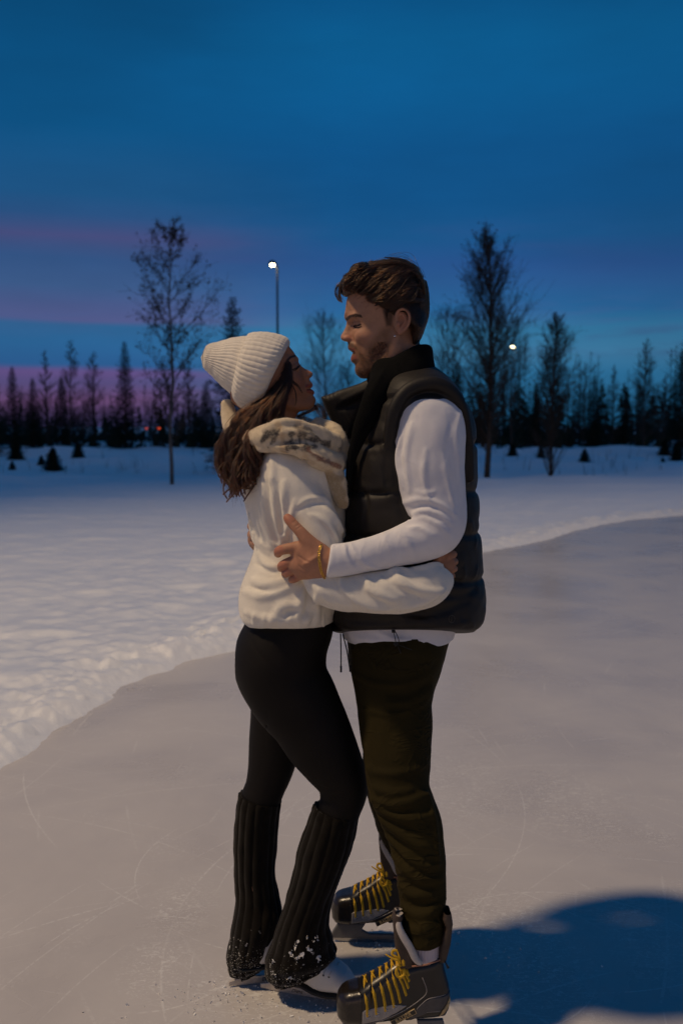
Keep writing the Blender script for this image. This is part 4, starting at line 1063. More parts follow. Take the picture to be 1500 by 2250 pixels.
    # tilt the rim: top edge slopes from (947,759) down to (818,815)
    Co.loft([(r_[0], r_[1], r_[2], r_[3], r_[4]) for r_ in cr_], 2.60, 0.0, nexp=2.3, capk=0.012)
    a_ = W(818, 812, 2.62); b_ = W(917, 757, 2.62); dvec = b_-a_; nrm = np.array([-dvec[2], 0, dvec[0]])
    Co.cut(W(868, 783, 2.62), nrm, 0.008)
    inner = [(725, 886, 940, .062, 2.645), (768, 866, 938, .066, 2.645), (800, 842, 936, .080, 2.645), (840, 830, 935, .085, 2.645), (860, 830, 935, .085, 2.645)]
    Co.loft(inner, 2.62, 0.006, 's', capk=0.012)
    # lapel running down the front edge
    lap = [(842, 812, 24, 2.575), (842, 838, 30, 2.545), (828, 868, 30, 2.51), (810, 905, 25, 2.50), (794, 945, 19, 2.50), (779, 985, 14, 2.505), (768, 1030, 10, 2.51), (762, 1080, 8, 2.52), (757, 1105, 6, 2.52)]
    Co.chain(pts(lap), 0.018, q=0.55)
    Co.fold([(842, 815), (830, 838), (812, 868)], 0.003, 0.008); Co.fold([(868, 800), (872, 815), (871, 825)], 0.002, 0.004)
    Co.disp(lambda X, Y, Z: 0.002*fbm(X*20, Y*20, Z*20, 2))
    cv_, cf_ = Co.mesh(2); mesh_obj('collar', cv_, cf_, lining, vest)
    # small embossed mark near the hem: ring with a bar
    c0 = Ve.surf(992, 1360)
    if c0 is not None:
        a = np.linspace(0, 2*np.pi, 17); P = np.array([Ve.surf(992+6.5*math.cos(t), 1360+8*math.sin(t)) for t in a])-[0, .0006, 0]
        v1, f1 = tube(P, 0.0009, 6); P = np.array([Ve.surf(992, 1353), Ve.surf(991, 1367)])-[0, .0006, 0]; v2, f2 = tube(P, .0009, 6); v, f = join_vf((v1, f1), (v2, f2)); mesh_obj('emblem', v, f, simple('emblem', (0.05, 0.042, 0.036), 0.5), vest)
    # zip edge on the near front
    # ---- bracelet: flattened chain links round the wrist
    lk = []
    cy = [(706, 1197), (701.5, 1208), (700.5, 1222), (702, 1236), (704, 1250), (708, 1262), (713, 1271)]
    D = crom(np.array(cy, float), 3)[:19]
    S3 = H.onsurf(D, 0.0012)
    back = [S3[-1]+[0.002, 0.018, 0.002], S3[-1]+[0.004, 0.035, 0.02], S3[9]+[0.008, 0.055, 0], S3[0]+[0.002, 0.03, -0.01], S3[0]+[0, .015, -.002]]
    for i in range(len(S3)-1):
        m_ = (S3[i]+S3[i+1])/2; dvv = (S3[i+1]-S3[i]); dl = dvv/np.linalg.norm(dvv)
        wv = np.cross(dl, [0, 1, 0]) if i % 2 == 0 else np.cross(dl, [0.5, 0.9, 0]); wv /= np.linalg.norm(wv)
        a = np.linspace(0, 2*np.pi, 11); L_ = np.linalg.norm(dvv)*0.78
        lk.append(tube([m_+dl*L_*math.cos(t)+wv*0.0028*math.sin(t) for t in a], 0.00095, 6))
    lk.append(tube(crom(np.array([S3[-1]]+back+[S3[0]]), 3), 0.0016, 6))
    v, f = join_vf(*lk); mesh_obj('bracelet', v, f, gold, man)
    # ---- trousers
    Tr = Vol((-0.02, 2.28, zpy(2085, 2.4)-0.03), (0.32, 3.0, zpy(1375, 2.66)), 0.0045)
    Tr.loft([(1370, 762, 985, .165), (1400, 764, 984, .17), (1440, 768, 974, .172), (1470, 772, 968, .165), (1500, 778, 955, .155), (1540, 790, 940, .12)], 2.66, 0.0, nexp=2.4)
    nl = [(768, 1440, 971, 1445, 2.575), (776, 1490, 957, 1492, 2.56), (786, 1545, 949, 1545, 2.545), (790, 1600, 950, 1600, 2.53), (797, 1650, 947, 1650, 2.51), (804, 1700, 943, 1700, 2.49), (813, 1740, 945, 1738, 2.475), (826, 1778, 956, 1765, 2.465), (845, 1820, 970, 1810, 2.455),
          (860, 1870, 977, 1865, 2.445), (872, 1925, 979, 1925, 2.435), (881, 1985, 978, 1985, 2.425), (887, 2035, 972, 2035, 2.402), (889, 2062, 969, 2064, 2.395)]
    S = []
    for a in nl:
        A = W(a[0], a[1], a[4]); B = W(a[2], a[3], a[4]); S.append(list((A+B)/2)+[np.linalg.norm(B-A)/2])
    Tr.chain(S, 0.015, q=0.92, m=4)
    Tr.cut(W(930, 2062, 2.41), (0.02, 0, -1), 0.004)
    fl = [(868, 1440, 92, 2.745), (866, 1560, 74, 2.78), (858, 1700, 62, 2.82), (872, 1780, 58, 2.845), (888, 1840, 50, 2.86), (892, 1880, 42, 2.87)]
    Tr.chain(pts(fl), 0.015, q=0.9)
    # vertical/diagonal folds
    fdl = [([(775, 1480), (820, 1500), (880, 1505), (935, 1485)], .006), ([(800, 1560), (860, 1570), (915, 1550), (948, 1520)], .006), ([(850, 1545), (900, 1540), (945, 1512)], .006), ([(815, 1755), (850, 1768), (900, 1762), (940, 1745)], .009), ([(826, 1775), (870, 1795), (915, 1800), (950, 1790)], .009),
           ([(835, 1800), (875, 1830), (915, 1855), (945, 1862)], .009), ([(850, 1838), (885, 1872), (915, 1900), (950, 1905)], .009), ([(862, 1880), (895, 1915), (935, 1935), (970, 1930)], .008), ([(878, 1990), (915, 2010), (950, 2000), (975, 1975)], .008), ([(875, 1945), (905, 1965), (950, 1968)], .008),
           ([(800, 1690), (850, 1700), (900, 1695), (940, 1680)], .005), ([(940, 1745), (950, 1790), (958, 1850), (962, 1900)], .006), ([(805, 1640), (812, 1690), (830, 1740)], .006), ([(885, 2035), (920, 2045), (965, 2030)], .006), ([(820, 1730), (865, 1742), (905, 1735)], .007)]
    for P_, r_ in fdl: Tr.fold(P_, r_*1.15, 0.012, 0.25)
    for P_, r_ in [([(822, 1765), (860, 1782), (905, 1782)], .006), ([(832, 1790), (870, 1812), (920, 1830)], .006), ([(845, 1822), (880, 1852), (930, 1882)], .006), ([(860, 1860), (890, 1895), (940, 1920)], .006), ([(870, 1920), (900, 1945), (950, 1950)], .005), ([(880, 1975), (915, 1990), (960, 1980)], .005),
                   ([(940, 1500), (900, 1522), (850, 1527)], .004), ([(945, 1530), (900, 1556), (850, 1560)], .004)]: Tr.fold(P_, r_*0.9, 0.007, mode='s')
    Tr.disp(lambda X, Y, Z: 0.0042*fbm(X*9, Y*9, Z*9, 3))
    tv, tf = Tr.mesh(1); trousers = mesh_obj('trousers', tv, tf, olive, man)
    # drawstrings
    for (a, b, c_) in (((748, 1392), (749, 1435), (749, 1477)), ((753, 1394), (762, 1430), (769, 1476))):
        P = [W(*a, 2.55), W(*b, 2.545), W(*c_, 2.54)]; v1, f1 = tube(P, 0.0019, 6, 1.0, 4); k = W(c_[0], c_[1]-14, 2.541); v2, f2 = tube([k, W(*c_, 2.54)], 0.0029, 6); v, f = join_vf((v1, f1), (v2, f2)); mesh_obj('drawstring', v, f, cordm, trousers)
    P = [(866, 1384), (873, 1398), (876, 1410), (870, 1416), (868, 1405), (864, 1386)]
    c1 = tube(np.array([W(a, b, 2.465) for a, b in P]), 0.0011, 6, 1.0, 4); c2 = tube(np.array([W(a, b, 2.46) for a, b in [(872, 1416), (884, 1420), (896, 1425), (905, 1428)]]), 0.0011, 6); c3 = tube(np.array([W(a, b, 2.46) for a, b in [(872, 1417), (877, 1428), (880, 1436)]]), 0.0011, 6)
    c4 = tube(np.array([W(866, 1418, 2.46), W(872, 1412, 2.46)]), 0.0052, 6, 0.7); c5 = tube(np.array([W(864, 1384, 2.455), W(864, 1390, 2.455)]), 0.005, 6, 0.7)
    v, f = join_vf(c1, c2, c3, c4, c5); mesh_obj('drawcord', v, f, cordm, vest)
    return man

def ribbon_hair(r, guides, n, spread, k=22, amp=0.004, freq=3.0, curl=0.0):
    out = []
    for i in range(n):
        g = guides[r.integers(len(guides))]
        G = crom(np.asarray(g, float), 5); u = np.linspace(0, 1, k)
        idx = np.linspace(0, len(G)-1, k); P = np.column_stack([np.interp(idx, np.arange(len(G)), G[:, c]) for c in range(3)])
        o = r.normal(0, 1, 3)*spread; o2 = r.normal(0, 1, 3)*spread*0.7
        P = P+o[None]*(0.4+0.6*np.sin(np.pi*u))[:, None]+o2[None]*u[:, None]
        ph = r.uniform(0, 6.28); a = amp*r.uniform(0.5, 1.3)
        P[:, 0] += a*np.sin(u*freq*6.28+ph)*u; P[:, 1] += a*np.cos(u*freq*6.28+ph)*u
        out.append(P[:r.integers(int(k*0.7), k+1)])
    return out

def build_man_hair(man):
    Y0 = YM; p = mp; r = np.random.default_rng(9)
    # undercoat mass: top volume with waves at the front, short sides and back
    lo = W(725, 800, Y0); hi = W(960, 555, Y0)
    V_ = Vol((lo[0], Y0-0.12, lo[2]), (hi[0], Y0+0.12, hi[2]), 0.0021)
    V_.loft([(578, 835, 895, .030), (590, 800, 915, .055), (610, 775, 928, .068), (632, 766, 934, .075), (655, 790, 938, .080), (680, 812, 939, .083), (705, 852, 937, .082), (725, 893, 930, .079), (745, 900, 921, .066), (762, 900, 914, .050)], Y0, 0.0, nexp=2.3, capk=0.02)
    V_.chain([(*p(770, 628, -.045), .022), (*p(764, 632, 0), .024), (*p(770, 628, .045), .022)], 0.02)
    V_.chain([(*p(790, 612, -.05), .022), (*p(788, 600, 0), .026), (*p(790, 612, .05), .022)], 0.02)
    # clear the ears and sideburn line
    for s in (-1, 1):
        V_.ell(p(879, 716, s*.088), (18*PX(Y0), .022, 29*PX(Y0)), 0.006, 's')
        V_.chain([(*p(846, 688, s*.0670), .007), (*p(849, 708, s*.0640), .0035)], 0.008)
    # wave clumps on the near side and crown
    cl = [[(905, 600), (870, 610), (840, 640), (812, 658), (795, 655)], [(890, 615), (860, 635), (835, 655), (815, 668)], [(860, 600), (830, 615), (805, 640), (785, 648)], [(835, 592), (805, 602), (785, 622), (772, 640)],
          [(880, 640), (855, 650), (835, 665), (822, 672)], [(800, 588), (780, 600), (765, 618), (758, 635)], [(915, 625), (890, 650), (868, 655)]]
    for c_ in cl:
        for y_off in (0,): V_.fold(c_, 0.011, 0.010, 0.3)
        V_.fold([(a+6, b+8) for a, b in c_], 0.005, 0.006, mode='s')
    v, F = V_.mesh(1); cap = mesh_obj('hair', v, F, haircap, man)
    # strands follow the clumps, lying on the mass
    G = []
    def guide(c_, lift=0.003, y0=2.0): return V_.onsurf(crom(np.array(c_, float), 3), lift, y0=y0)
    base = cl+[[(925, 610), (900, 585), (865, 578), (830, 585)], [(910, 590), (880, 575), (845, 576), (812, 590)], [(870, 580), (835, 580), (800, 592), (778, 610), (768, 635)], [(850, 585), (815, 590), (788, 608), (770, 632), (768, 648)],
               [(930, 640), (905, 625), (875, 622)], [(845, 625), (825, 648), (800, 660), (782, 662)], [(825, 622), (800, 640), (780, 652)]]
    for c_ in base: G.append(guide(c_))
    S = []
    def lock(path, n, sp, tipc=0.35, k=16):
        """a tapering lock of strands round a path"""
        P0 = crom(np.asarray(path, float), 4); idx = np.linspace(0, len(P0)-1, k); P0 = np.column_stack([np.interp(idx, np.arange(len(P0)), P0[:, c]) for c in range(3)])
        u = np.linspace(0, 1, k)[:, None]; env = np.sin(np.pi*np.clip(u*0.85+0.12, 0, 1))**0.7*(1-u*(1-tipc))
        for _ in range(n):
            o = r.normal(0, 1, 3)*sp; o[1] *= 0.6; S.append(P0+o*env+r.normal(0, .0003, 3)*u)
    hl = [(763, 648), (784, 650), (803, 664), (822, 682), (834, 695)]
    for i in range(190):
        x0 = r.uniform(790, 930); y0 = r.uniform(584, 662) if x0 > 850 else r.uniform(584, 640)
        L_ = r.uniform(45, 100); ang = rad(r.uniform(150, 215)) if y0 > 610 else rad(r.uniform(160, 200))
        curl = r.choice([-1, 1])*r.uniform(5, 11); ph = r.uniform(0, 3.1); pp = []
        drop = r.uniform(0.0, 28)
        for t in np.linspace(0, 1, 8):
            x = x0+math.cos(ang)*L_*t; y = y0-math.sin(ang)*L_*t*0.4+drop*t*t*1.3+curl*math.sin(ph+t*5)*t
            lim = np.interp(x, [a_ for a_, _ in hl], [b_ for _, b_ in hl])+r.uniform(-4, 5)
            if x < 838 and y > lim: y = lim
            q = V_.surf(max(x, 757), max(y, 580))
            if q is None: continue
            pp.append(q-[0, 0.003+0.007*math.sin(math.pi*t)*r.uniform(.6, 1), 0]+[0, 0, 0.002])
        if len(pp) > 3: lock(pp, 40, 0.0042)
    for c_ in base:
        g_ = guide(c_, 0.006); lock(g_, 60, 0.0044)
    for dy in np.linspace(-0.068, 0.068, 13):
        hh = math.sqrt(max(0, 1-(dy/0.088)**2))
        for c_ in ([(905, 590), (868, 576), (830, 581), (795, 592), (772, 612)], [(880, 577), (840, 577), (800, 586), (770, 604), (758, 634)], [(926, 645), (917, 612), (888, 588), (850, 578)]):
            j_ = r.normal(0, 5, 2); lock([p(a_+j_[0], 655+(b_+j_[1]-655)*(0.74+0.26*hh)+3+r.normal(0, 2), dy+r.normal(0, .003)) for a_, b_ in c_], 34, 0.0034)
    # front curls falling over the brow
    fr = [[p(785, 600, -.01), p(765, 608, -.02), p(752, 618, -.02), p(746, 640, -.02), p(748, 658, -.02), p(752, 667, -.02)], [p(780, 605, 0), p(758, 618, -.01), p(747, 632, -.01), p(744, 655, -.01), p(750, 666, -.01)],
          [p(782, 612, -.02), p(762, 622, -.03), p(750, 625, -.03), p(746, 645, -.03), p(753, 664, -.03)], [p(775, 610, 0), p(755, 620, 0), p(741, 628, 0), p(737, 645, 0), p(744, 660, 0), p(751, 664, 0)]]
    S += ribbon_hair(r, fr, 120, 0.0014, 20, 0.0008, 1)
    lp_ = [[p(775, 610, 0), p(770, 598, 0), p(774, 585, 0), p(779, 583, 0), p(778, 592, 0)], [p(785, 600, .01), p(781, 588, .01), p(785, 580, .01), p(789, 588, .01)], [p(812, 592, 0), p(810, 578, 0), p(817, 574, 0), p(823, 580, 0), p(824, 586, 0)], [p(765, 622, 0), p(755, 610, 0), p(762, 606, 0), p(772, 610, 0)],
            [p(870, 576, 0), p(885, 570, 0), p(900, 577, 0), p(915, 590, 0), p(922, 600, 0)], [p(840, 580, 0), p(858, 571, 0), p(880, 572, 0), p(900, 582, 0)]]
    S += ribbon_hair(r, lp_, 110, 0.0012, 16, 0.0006, 1)
    S += ribbon_hair(r, G, 160, 0.011, 18, 0.004, 1.2);
    # short cut sides and back: follow the head downwards
    for i in range(5200):
        x = r.uniform(835, 938); y = r.uniform(640, 755)
        if y > 690 and 850 < x < 897: continue
        if x < 850 and y > 728: continue
        q = V_.surf(x, y)
        if q is None: continue
        L_ = r.uniform(8, 20); dx = r.uniform(-5, 3)-(3 if x > 880 else 0)
        pp = []
        for t in (0, .4, .8, 1.0):
            s_ = V_.surf(x+dx*t, y+L_*t)
            s_ = q if s_ is None else s_
            pp.append(s_-[0, 0.0012+0.001*t, 0])
        S.append(np.array(pp))
    for i in range(2500):   # back edge and nape, seen edge-on
        dy = r.uniform(-.07, .07); t = r.random(); e = [(936, 620), (941, 650), (941, 690), (932, 722), (918, 758)]
        a = crom(np.array(e, float), 6); k = int(t*(len(a)-4)); xs = math.sqrt(max(0, 1-(dy/.085)**2))
        P = [p(858+(a[min(k+j, len(a)-1)][0]-858)*(0.35+0.65*xs), a[min(k+j, len(a)-1)][1], dy+r.normal(0, .0008)*j)+[r.normal(0, .0007), 0, 0] for j in range(4)]
        S.append(np.array(P))
    hair_obj('loose_hair', S, man_hair, cap, 0.00042, 0.00018)
    # stubble
    S = []
    beard = [(764, 753), (776, 759), (790, 768), (802, 780), (810, 762), (826, 746), (844, 728), (854, 730), (855, 765), (848, 798), (830, 822), (800, 832), (782, 820), (780, 804), (792, 790), (786, 766)]
    bp = np.array(beard, float); n_ = 0
    xs = r.uniform(760, 858, 9000); ys = r.uniform(750, 834, 9000); ok = inpoly(xs, ys, beard)
    bd_ = segd(xs[ok], ys[ok], [(790, 768), (802, 780), (810, 762), (826, 746), (844, 728), (854, 730), (855, 765), (848, 798)])
    for x, y, e_ in zip(xs[ok][:3200], ys[ok][:3200], bd_[:3200]):
        if r.random() > 0.12+e_/16: continue
        q = MH.surf(x, y)
        if q is None: continue
        l_ = r.uniform(.0025, .0055); d = np.array([r.normal(-0.1, .35), -0.35, -1.0]); d /= np.linalg.norm(d); S.append(np.array([q, q+d*l_*0.5-[0, .0004, 0], q+d*l_]))
    for i in range(500):   # brow
        t = r.random(); b_ = np.array([np.interp(t, [0, .3, .6, 1], [763, 769, 781, 797]), np.interp(t, [0, .3, .6, 1], [703, 700, 697.5, 702])])+r.normal(0, 1.3, 2)
        q = MH.surf(*b_)
        if q is None: continue
        S.append(np.array([q, q+[.002, -.0008, .0012], q+[.0045, -.0006, .0012]]))
    hair_obj('beard', S, stubble_m, man, 0.00032, 0.0001)
man = build_man()
# ================================================================== THE WOMAN
YW = 2.645
knitw = simple('ivory_knit', (0.78, 0.72, 0.62), 0.95, var=0.05, nscale=60, bscale=600, bstr=0.5, bdist=0.0012, spec=0.1, sheen=0.4)
fleece = simple('cream_fleece', (0.80, 0.755, 0.66), 0.95, cr=(6, 0.10, 0.005), var=0.03, nscale=25, bscale=380, bstr=0.35, bdist=0.0012, spec=0.08, sheen=0.35)
leggingm = simple('black_leggings', (0.0052, 0.0036, 0.0026), 0.7, var=0.1, nscale=8, bscale=500, bstr=0.12, bdist=0.0005, spec=0.22)
leather_w = simple('white_leather', (0.62, 0.62, 0.63), 0.42, var=0.05, nscale=20, bscale=90, bstr=0.15, bdist=0.001, spec=0.4)
def legwarm_mat():
    m, n, b = new_mat('legwarmer_wool'); co = obj_co(n)
    base = n.ramp(n.noise(co, 30, 3), [(0.3, (0.0052, 0.0038, 0.0026)), (0.7, (0.0085, 0.0064, 0.0044))])
    z = n.node('ShaderNodeSeparateXYZ'); n.l.new(co, z.inputs[0])
    low = n.smooth(z.outputs[2], 0.22, 0.04)
    sp = n.smooth(n.math('ADD', n.noise(co, 330, 2, 0.6), n.math('MULTIPLY', low, 0.16)), 0.77, 0.81)
    ck = n.math('MULTIPLY', n.smooth(n.noise(n.mapping(co, (1, 1, 1), (3, 1, 4)), 75, 3, 0.6), 0.655, 0.68), n.smooth(z.outputs[2], 0.20, 0.12))
    n.put(b.inputs['Base Color'], n.mix(n.math('MAXIMUM', n.math('MULTIPLY', sp, n.smooth(low, 0.15, 0.6)), ck), base, (0.62, 0.60, 0.56)))
    b.inputs['Roughness'].default_value = 0.95; b.inputs['Specular IOR Level'].default_value = 0.08
    b.inputs['Sheen Weight'].default_value = 0.12
    bump(n, b, n.noise(co, 420, 3), 0.6, 0.0015); return m
warm_m = legwarm_mat()

fuzz_m = simple('wool_fuzz', (0.62, 0.55, 0.43), 0.95, var=0.0, spec=0.05)
def wool(name, v, parent, n_, len_, rad_, seed, sel=None):
    r = np.random.default_rng(seed); idx = r.integers(0, len(v), n_) if sel is None else r.choice(sel, n_); F_ = []
    for i in idx:
        d = r.normal(0, 1, 3); d /= np.linalg.norm(d); e = d*len_*r.uniform(.5, 1.2); F_.append(np.array([v[i], v[i]+e*.6, v[i]+e+r.normal(0, len_*.25, 3)]))
    return hair_obj(name, F_, fuzz_m, parent, rad_, rad_*0.5)
def build_woman_head():
    Y0 = YW
    V_ = Vol((W(500, 0, Y0)[0], Y0-0.12, zpy(985, Y0)), (W(712, 0, Y0)[0], Y0+0.12, zpy(735, Y0)), 0.0016)
    p = lambda px, py, dy=0.0: np.array([W(px, py, Y0)[0], Y0+dy, W(px, py, Y0)[2]]); q = PX(Y0)
    # head tipped back: local axis up the face leans left by about 25 degrees
    th = rad(-24); R = np.array([[math.cos(th), 0, math.sin(th)], [0, 1, 0], [-math.sin(th), 0, math.cos(th)]])
    V_.ell(p(577, 832), (84*q, .073, 74*q), rot=R)
    V_.ell(p(612, 828), (42*q, .060, 62*q), 0.02, rot=R)
    # face plane as a stack of cross pieces from brow to chin, set behind the profile
    fr = [(645, 794, .056), (652, 806, .058), (658, 818, .058), (664, 832, .055), (670, 846, .050), (675, 860, .044), (679, 874, .036), (679, 885, .026)]
    for fx, fy, hw in fr: V_.ell(p(fx-36, fy+10), (37*q, hw, 15*q), 0.014, rot=R)
    prof = [(620, 750), (633.6, 760), (643, 770.5), (649, 780), (651, 790), (655, 799), (660, 803.5), (672, 811), (681, 815.5), (686.5, 819.5), (687, 824), (684, 828.5), (679.5, 831.7), (681, 836.5), (685.5, 841.5), (687, 846), (684, 851), (681.5, 854), (685.5, 856.5),
            (690, 860.5), (690.5, 864.5), (687.5, 868.5), (691.5, 873), (693.8, 879), (691.5, 887), (686, 894), (677, 899), (659, 900.5), (640, 890), (620, 850), (605, 800), (600, 760)]
    th2 = rad(25)
    def hwp(X, Z):
        # distance along the face line from brow to chin
        o_ = p(650, 790); t_ = -(Z-o_[2])*math.cos(th2)+(X-o_[0])*math.sin(th2); t_ = t_/q
        base_ = np.interp(t_, [-30, -8, 5, 14, 24, 36, 44, 50, 62, 72, 84, 96, 112], [.034, .028, .013, .0075, .0085, .0125, .0125, .013, .0165, .0165, .014, .016, .014]).astype(np.float32)
        back = (-(X-o_[0])*math.cos(th2)-(Z-o_[2])*math.sin(th2))
        return base_*(0.85+0.6*np.clip(back/0.03, 0, 1))
    V_.slab([p(a_, b_)[[0, 2]] for a_, b_ in prof], Y0, 0.04, 0.007, round_=0.010, halffn=hwp)
    for s in (-1, 1):
        V_.chain([(*p(651, 789, s*.012), .0045), (*p(646, 789, s*.028), .0045), (*p(635, 797, s*.044), .005)], 0.009)
        V_.ell(p(638, 838, s*.040), (.018, .013, .014), 0.018, rot=R)
        V_.chain([(*p(676, 889, s*.008), .008), (*p(652, 892, s*.028), .009), (*p(628, 885, s*.046), .009), (*p(606, 858, s*.055), .008)], 0.016)
        V_.ell(p(660, 808, s*.027), (.0075, .011, .0085), 0.010, 's')
        V_.ell(p(651, 812, s*.0280), (.0110, .0125, .0105), 0.004)
        V_.ell(p(674, 827.5, s*.0098), (.0058, .0042, .0052), 0.004)
    V_.chain([(*p(674, 851, -.018), .0022), (*p(680, 848, -.008), .0038), (*p(682, 848, 0), .0038), (*p(680, 848, .008), .0038), (*p(674, 851, .018), .0022)], 0.005)
    V_.chain([(*p(676, 859, -.017), .0022), (*p(683, 861, -.008), .0042), (*p(685, 862, 0), .0042), (*p(683, 861, .008), .0042), (*p(676, 859, .017), .0022)], 0.005)
    V_.fold([(674, 857), (680, 856), (686, 855)], 0.0010, 0.002, mode='s')
    V_.chain([(*p(610, 870), .044), (*p(612, 910), .043), (*p(615, 975), .050)], 0.018)
    v, F = V_.mesh(2); return V_, v, F, p
WH, wv_, wf_, wp = build_woman_head()
def woman_pigment(v):
    x, y, dy = head_local(v, YW); c = np.tile(np.array([0.37, 0.175, 0.098]), (len(v), 1))
    m = sst(-segd(x, y, [(640, 838), (655, 846)]), -24, -6)*0.35; c = mixc(c, m, (0.42, 0.16, 0.095))
    m = sst(-segd(x, y, [(680, 820), (685, 826)]), -11, -3)*0.4; c = mixc(c, m, (0.46, 0.19, 0.10))
    brow = sst(-segd(x, y, [(632, 802), (634, 794), (640, 787), (649, 783)]), -3.6, -1.5)*(dy > .008); c = mixc(c, brow*0.9, (0.025, 0.013, 0.008))
    eye = sst(-segd(x, y, [(645, 814.5), (652, 811), (658, 805)]), -2.0, -0.9)*(dy > .012); c = mixc(c, eye*0.96, (0.012, 0.008, 0.006))
    m = sst(-segd(x, y, [(644, 806), (650, 802), (655, 799)]), -4.5, -1)*(dy > .012)*0.4; c = mixc(c, m, (0.17, 0.07, 0.035))
    lip = np.maximum(sst(-segd(x, y, [(675, 849), (686, 847)]), -5.0, -2.5), sst(-segd(x, y, [(678, 860), (690, 862)]), -5.5, -3))*(dy < .022); c = mixc(c, lip*0.85, (0.30, 0.075, 0.055))
    m = sst(-segd(x, y, [(674, 857.5), (686, 855)]), -1.5, -0.5)*(dy < .02); c = mixc(c, m*0.9, (0.06, 0.015, 0.012)); return c

def build_woman():
    V_ = Vol((W(480, 0, 2.65)[0], 2.36, 0.05), (W(1030, 0, 2.5)[0], 3.0, zpy(930, 2.65)), 0.009)
    V_.chain(pts([(615, 950, 40, 2.65), (640, 1010, 72, 2.65), (650, 1100, 80, 2.65), (655, 1220, 72, 2.65), (635, 1340, 78, 2.65), (625, 1420, 82, 2.65)]), q=1.4)
    V_.chain(pts([(630, 1035, 36, 2.53), (675, 1130, 32, 2.50), (700, 1250, 29, 2.47), (760, 1300, 28, 2.43), (900, 1290, 26, 2.43), (965, 1262, 24, 2.44)]), 0.02)
    V_.chain(pts([(640, 1035, 36, 2.78), (720, 1130, 32, 2.88), (850, 1170, 29, 2.92), (960, 1160, 26, 2.89)]), 0.02)
    V_.chain(pts([(618, 1440, 74, 2.58), (650, 1560, 66, 2.575), (720, 1660, 50, 2.57), (752, 1735, 40, 2.565), (730, 1830, 38, 2.565), (690, 1960, 34, 2.57), (665, 2100, 26, 2.575)]), 0.02)
    V_.chain(pts([(630, 1440, 74, 2.70), (605, 1560, 50, 2.70), (590, 1700, 38, 2.69), (562, 1820, 36, 2.68), (560, 1960, 32, 2.67), (555, 2090, 26, 2.66)]), 0.02)
    bv, bf = V_.mesh(1)
    # near hand pressed on his back, fingers coming out past the cuff
    H = Vol((W(940, 0, 2.4)[0], 2.38, zpy(1300, 2.45)), (W(1020, 0, 2.5)[0], 2.54, zpy(1195, 2.45)), 0.0015)
    H.chain(pts([(950, 1262, 22, 2.445), (968, 1250, 24, 2.445), (980, 1242, 20, 2.45)]), 0.01, q=0.55)
    for a in ([(975, 1232, 9.5, 2.447), (986, 1222, 9, 2.450), (995, 1218, 8.5, 2.462)], [(978, 1243, 9.5, 2.445), (990, 1236, 9, 2.449), (998, 1234, 8.3, 2.464)], [(978, 1254, 9.3, 2.446), (990, 1250, 8.7, 2.450), (997, 1250, 8, 2.466)], [(976, 1264, 8.5, 2.448), (986, 1264, 8, 2.453), (992, 1265, 7.5, 2.466)], [(960, 1236, 10, 2.445), (966, 1222, 9, 2.444), (974, 1213, 8, 2.448)]):
        H.chain(pts(a), 0.003)
    hv, hf = H.mesh(1)
    A, F_ = join_vf((wv_, wf_), (bv, bf), (hv, hf)); col = np.tile(np.array([0.37, 0.175, 0.098]), (len(A), 1)); col[:len(wv_)] = woman_pigment(wv_)
    wo = mesh_obj('person', A, F_, skin, None, col=col); tag(wo, 'woman in a white knit hat and cream sweatshirt leaning back to look up', 'person')
    # lashes
    P = WH.onsurf([(644, 815), (650, 812.5), (656, 807), (659, 803)], 0.0012); v1 = tube(P, [.0005, .0012, .0013, .0008], 6, 1.0, 3)
    ls = [v1]
    for k, (a, b) in enumerate([(652, 812), (655, 809), (657, 806), (659, 803)]):
        s_ = WH.surf(a, b); s_ = P[2] if s_ is None else s_; ls.append(tube([s_, s_+[.0025, -.003, .002], s_+[.005, -.0045, .0055]], [.0005, .0004, .0002], 6))
    v, f = join_vf(*ls); mesh_obj('eyelashes', v, f, haircap, wo)
    e = WH.surf(677.5, 823)
    if e is not None:
        V2 = Vol(e-0.006, e+0.006, 0.0006); V2.ell(e, (.0016, .0014, .0016)); V2.ell(e+[0, .0008, 0], (.0022, .0008, .0022), .0005); v, f = V2.mesh(0); mesh_obj('nose_stud', v, f, silver, wo)
    # ---- beanie: ribbed knit, folded cuff
    NR = 46
    def rib(amp): return lambda u, v: amp*(np.abs(np.sin(np.pi*NR*u))**0.8-0.5)*(1+0*v)
    cr = [(446, 803, 449, 770, 2.645, 0.5), (451, 812, 458, 757, 2.645, .8), (468, 827, 486, 750, 2.645, .95), (492, 853, 520, 742, 2.645, 1.0), (520, 876, 560, 738, 2.645, 1.0), (550, 893, 590, 738, 2.645, 1.0), (580, 880, 625, 748, 2.645, 1.0)]
    v1, f1, nr = sweep(cr, 1.0, NR*8, 12, lambda u, v: (0.0016*(np.abs(np.sin(np.pi*NR*u))**0.8-0.5)+0.0015*np.sin(v*60+u*9)*0.3)*np.clip(v*6, 0, 1))
    c_ = v1[:NR*8].mean(0); nv = len(v1); v1 = np.vstack([v1, c_+[-0.006, 0, 0.002]]); cap = np.array([[i, (i+1) % (NR*8), nv, nv] for i in range(NR*8)]); f1 = np.vstack([f1, cap[:, [0, 2, 1, 2]]]) if False else f1
    tip = [list(map(int, [(i+1) % (NR*8), i, nv])) for i in range(NR*8)]
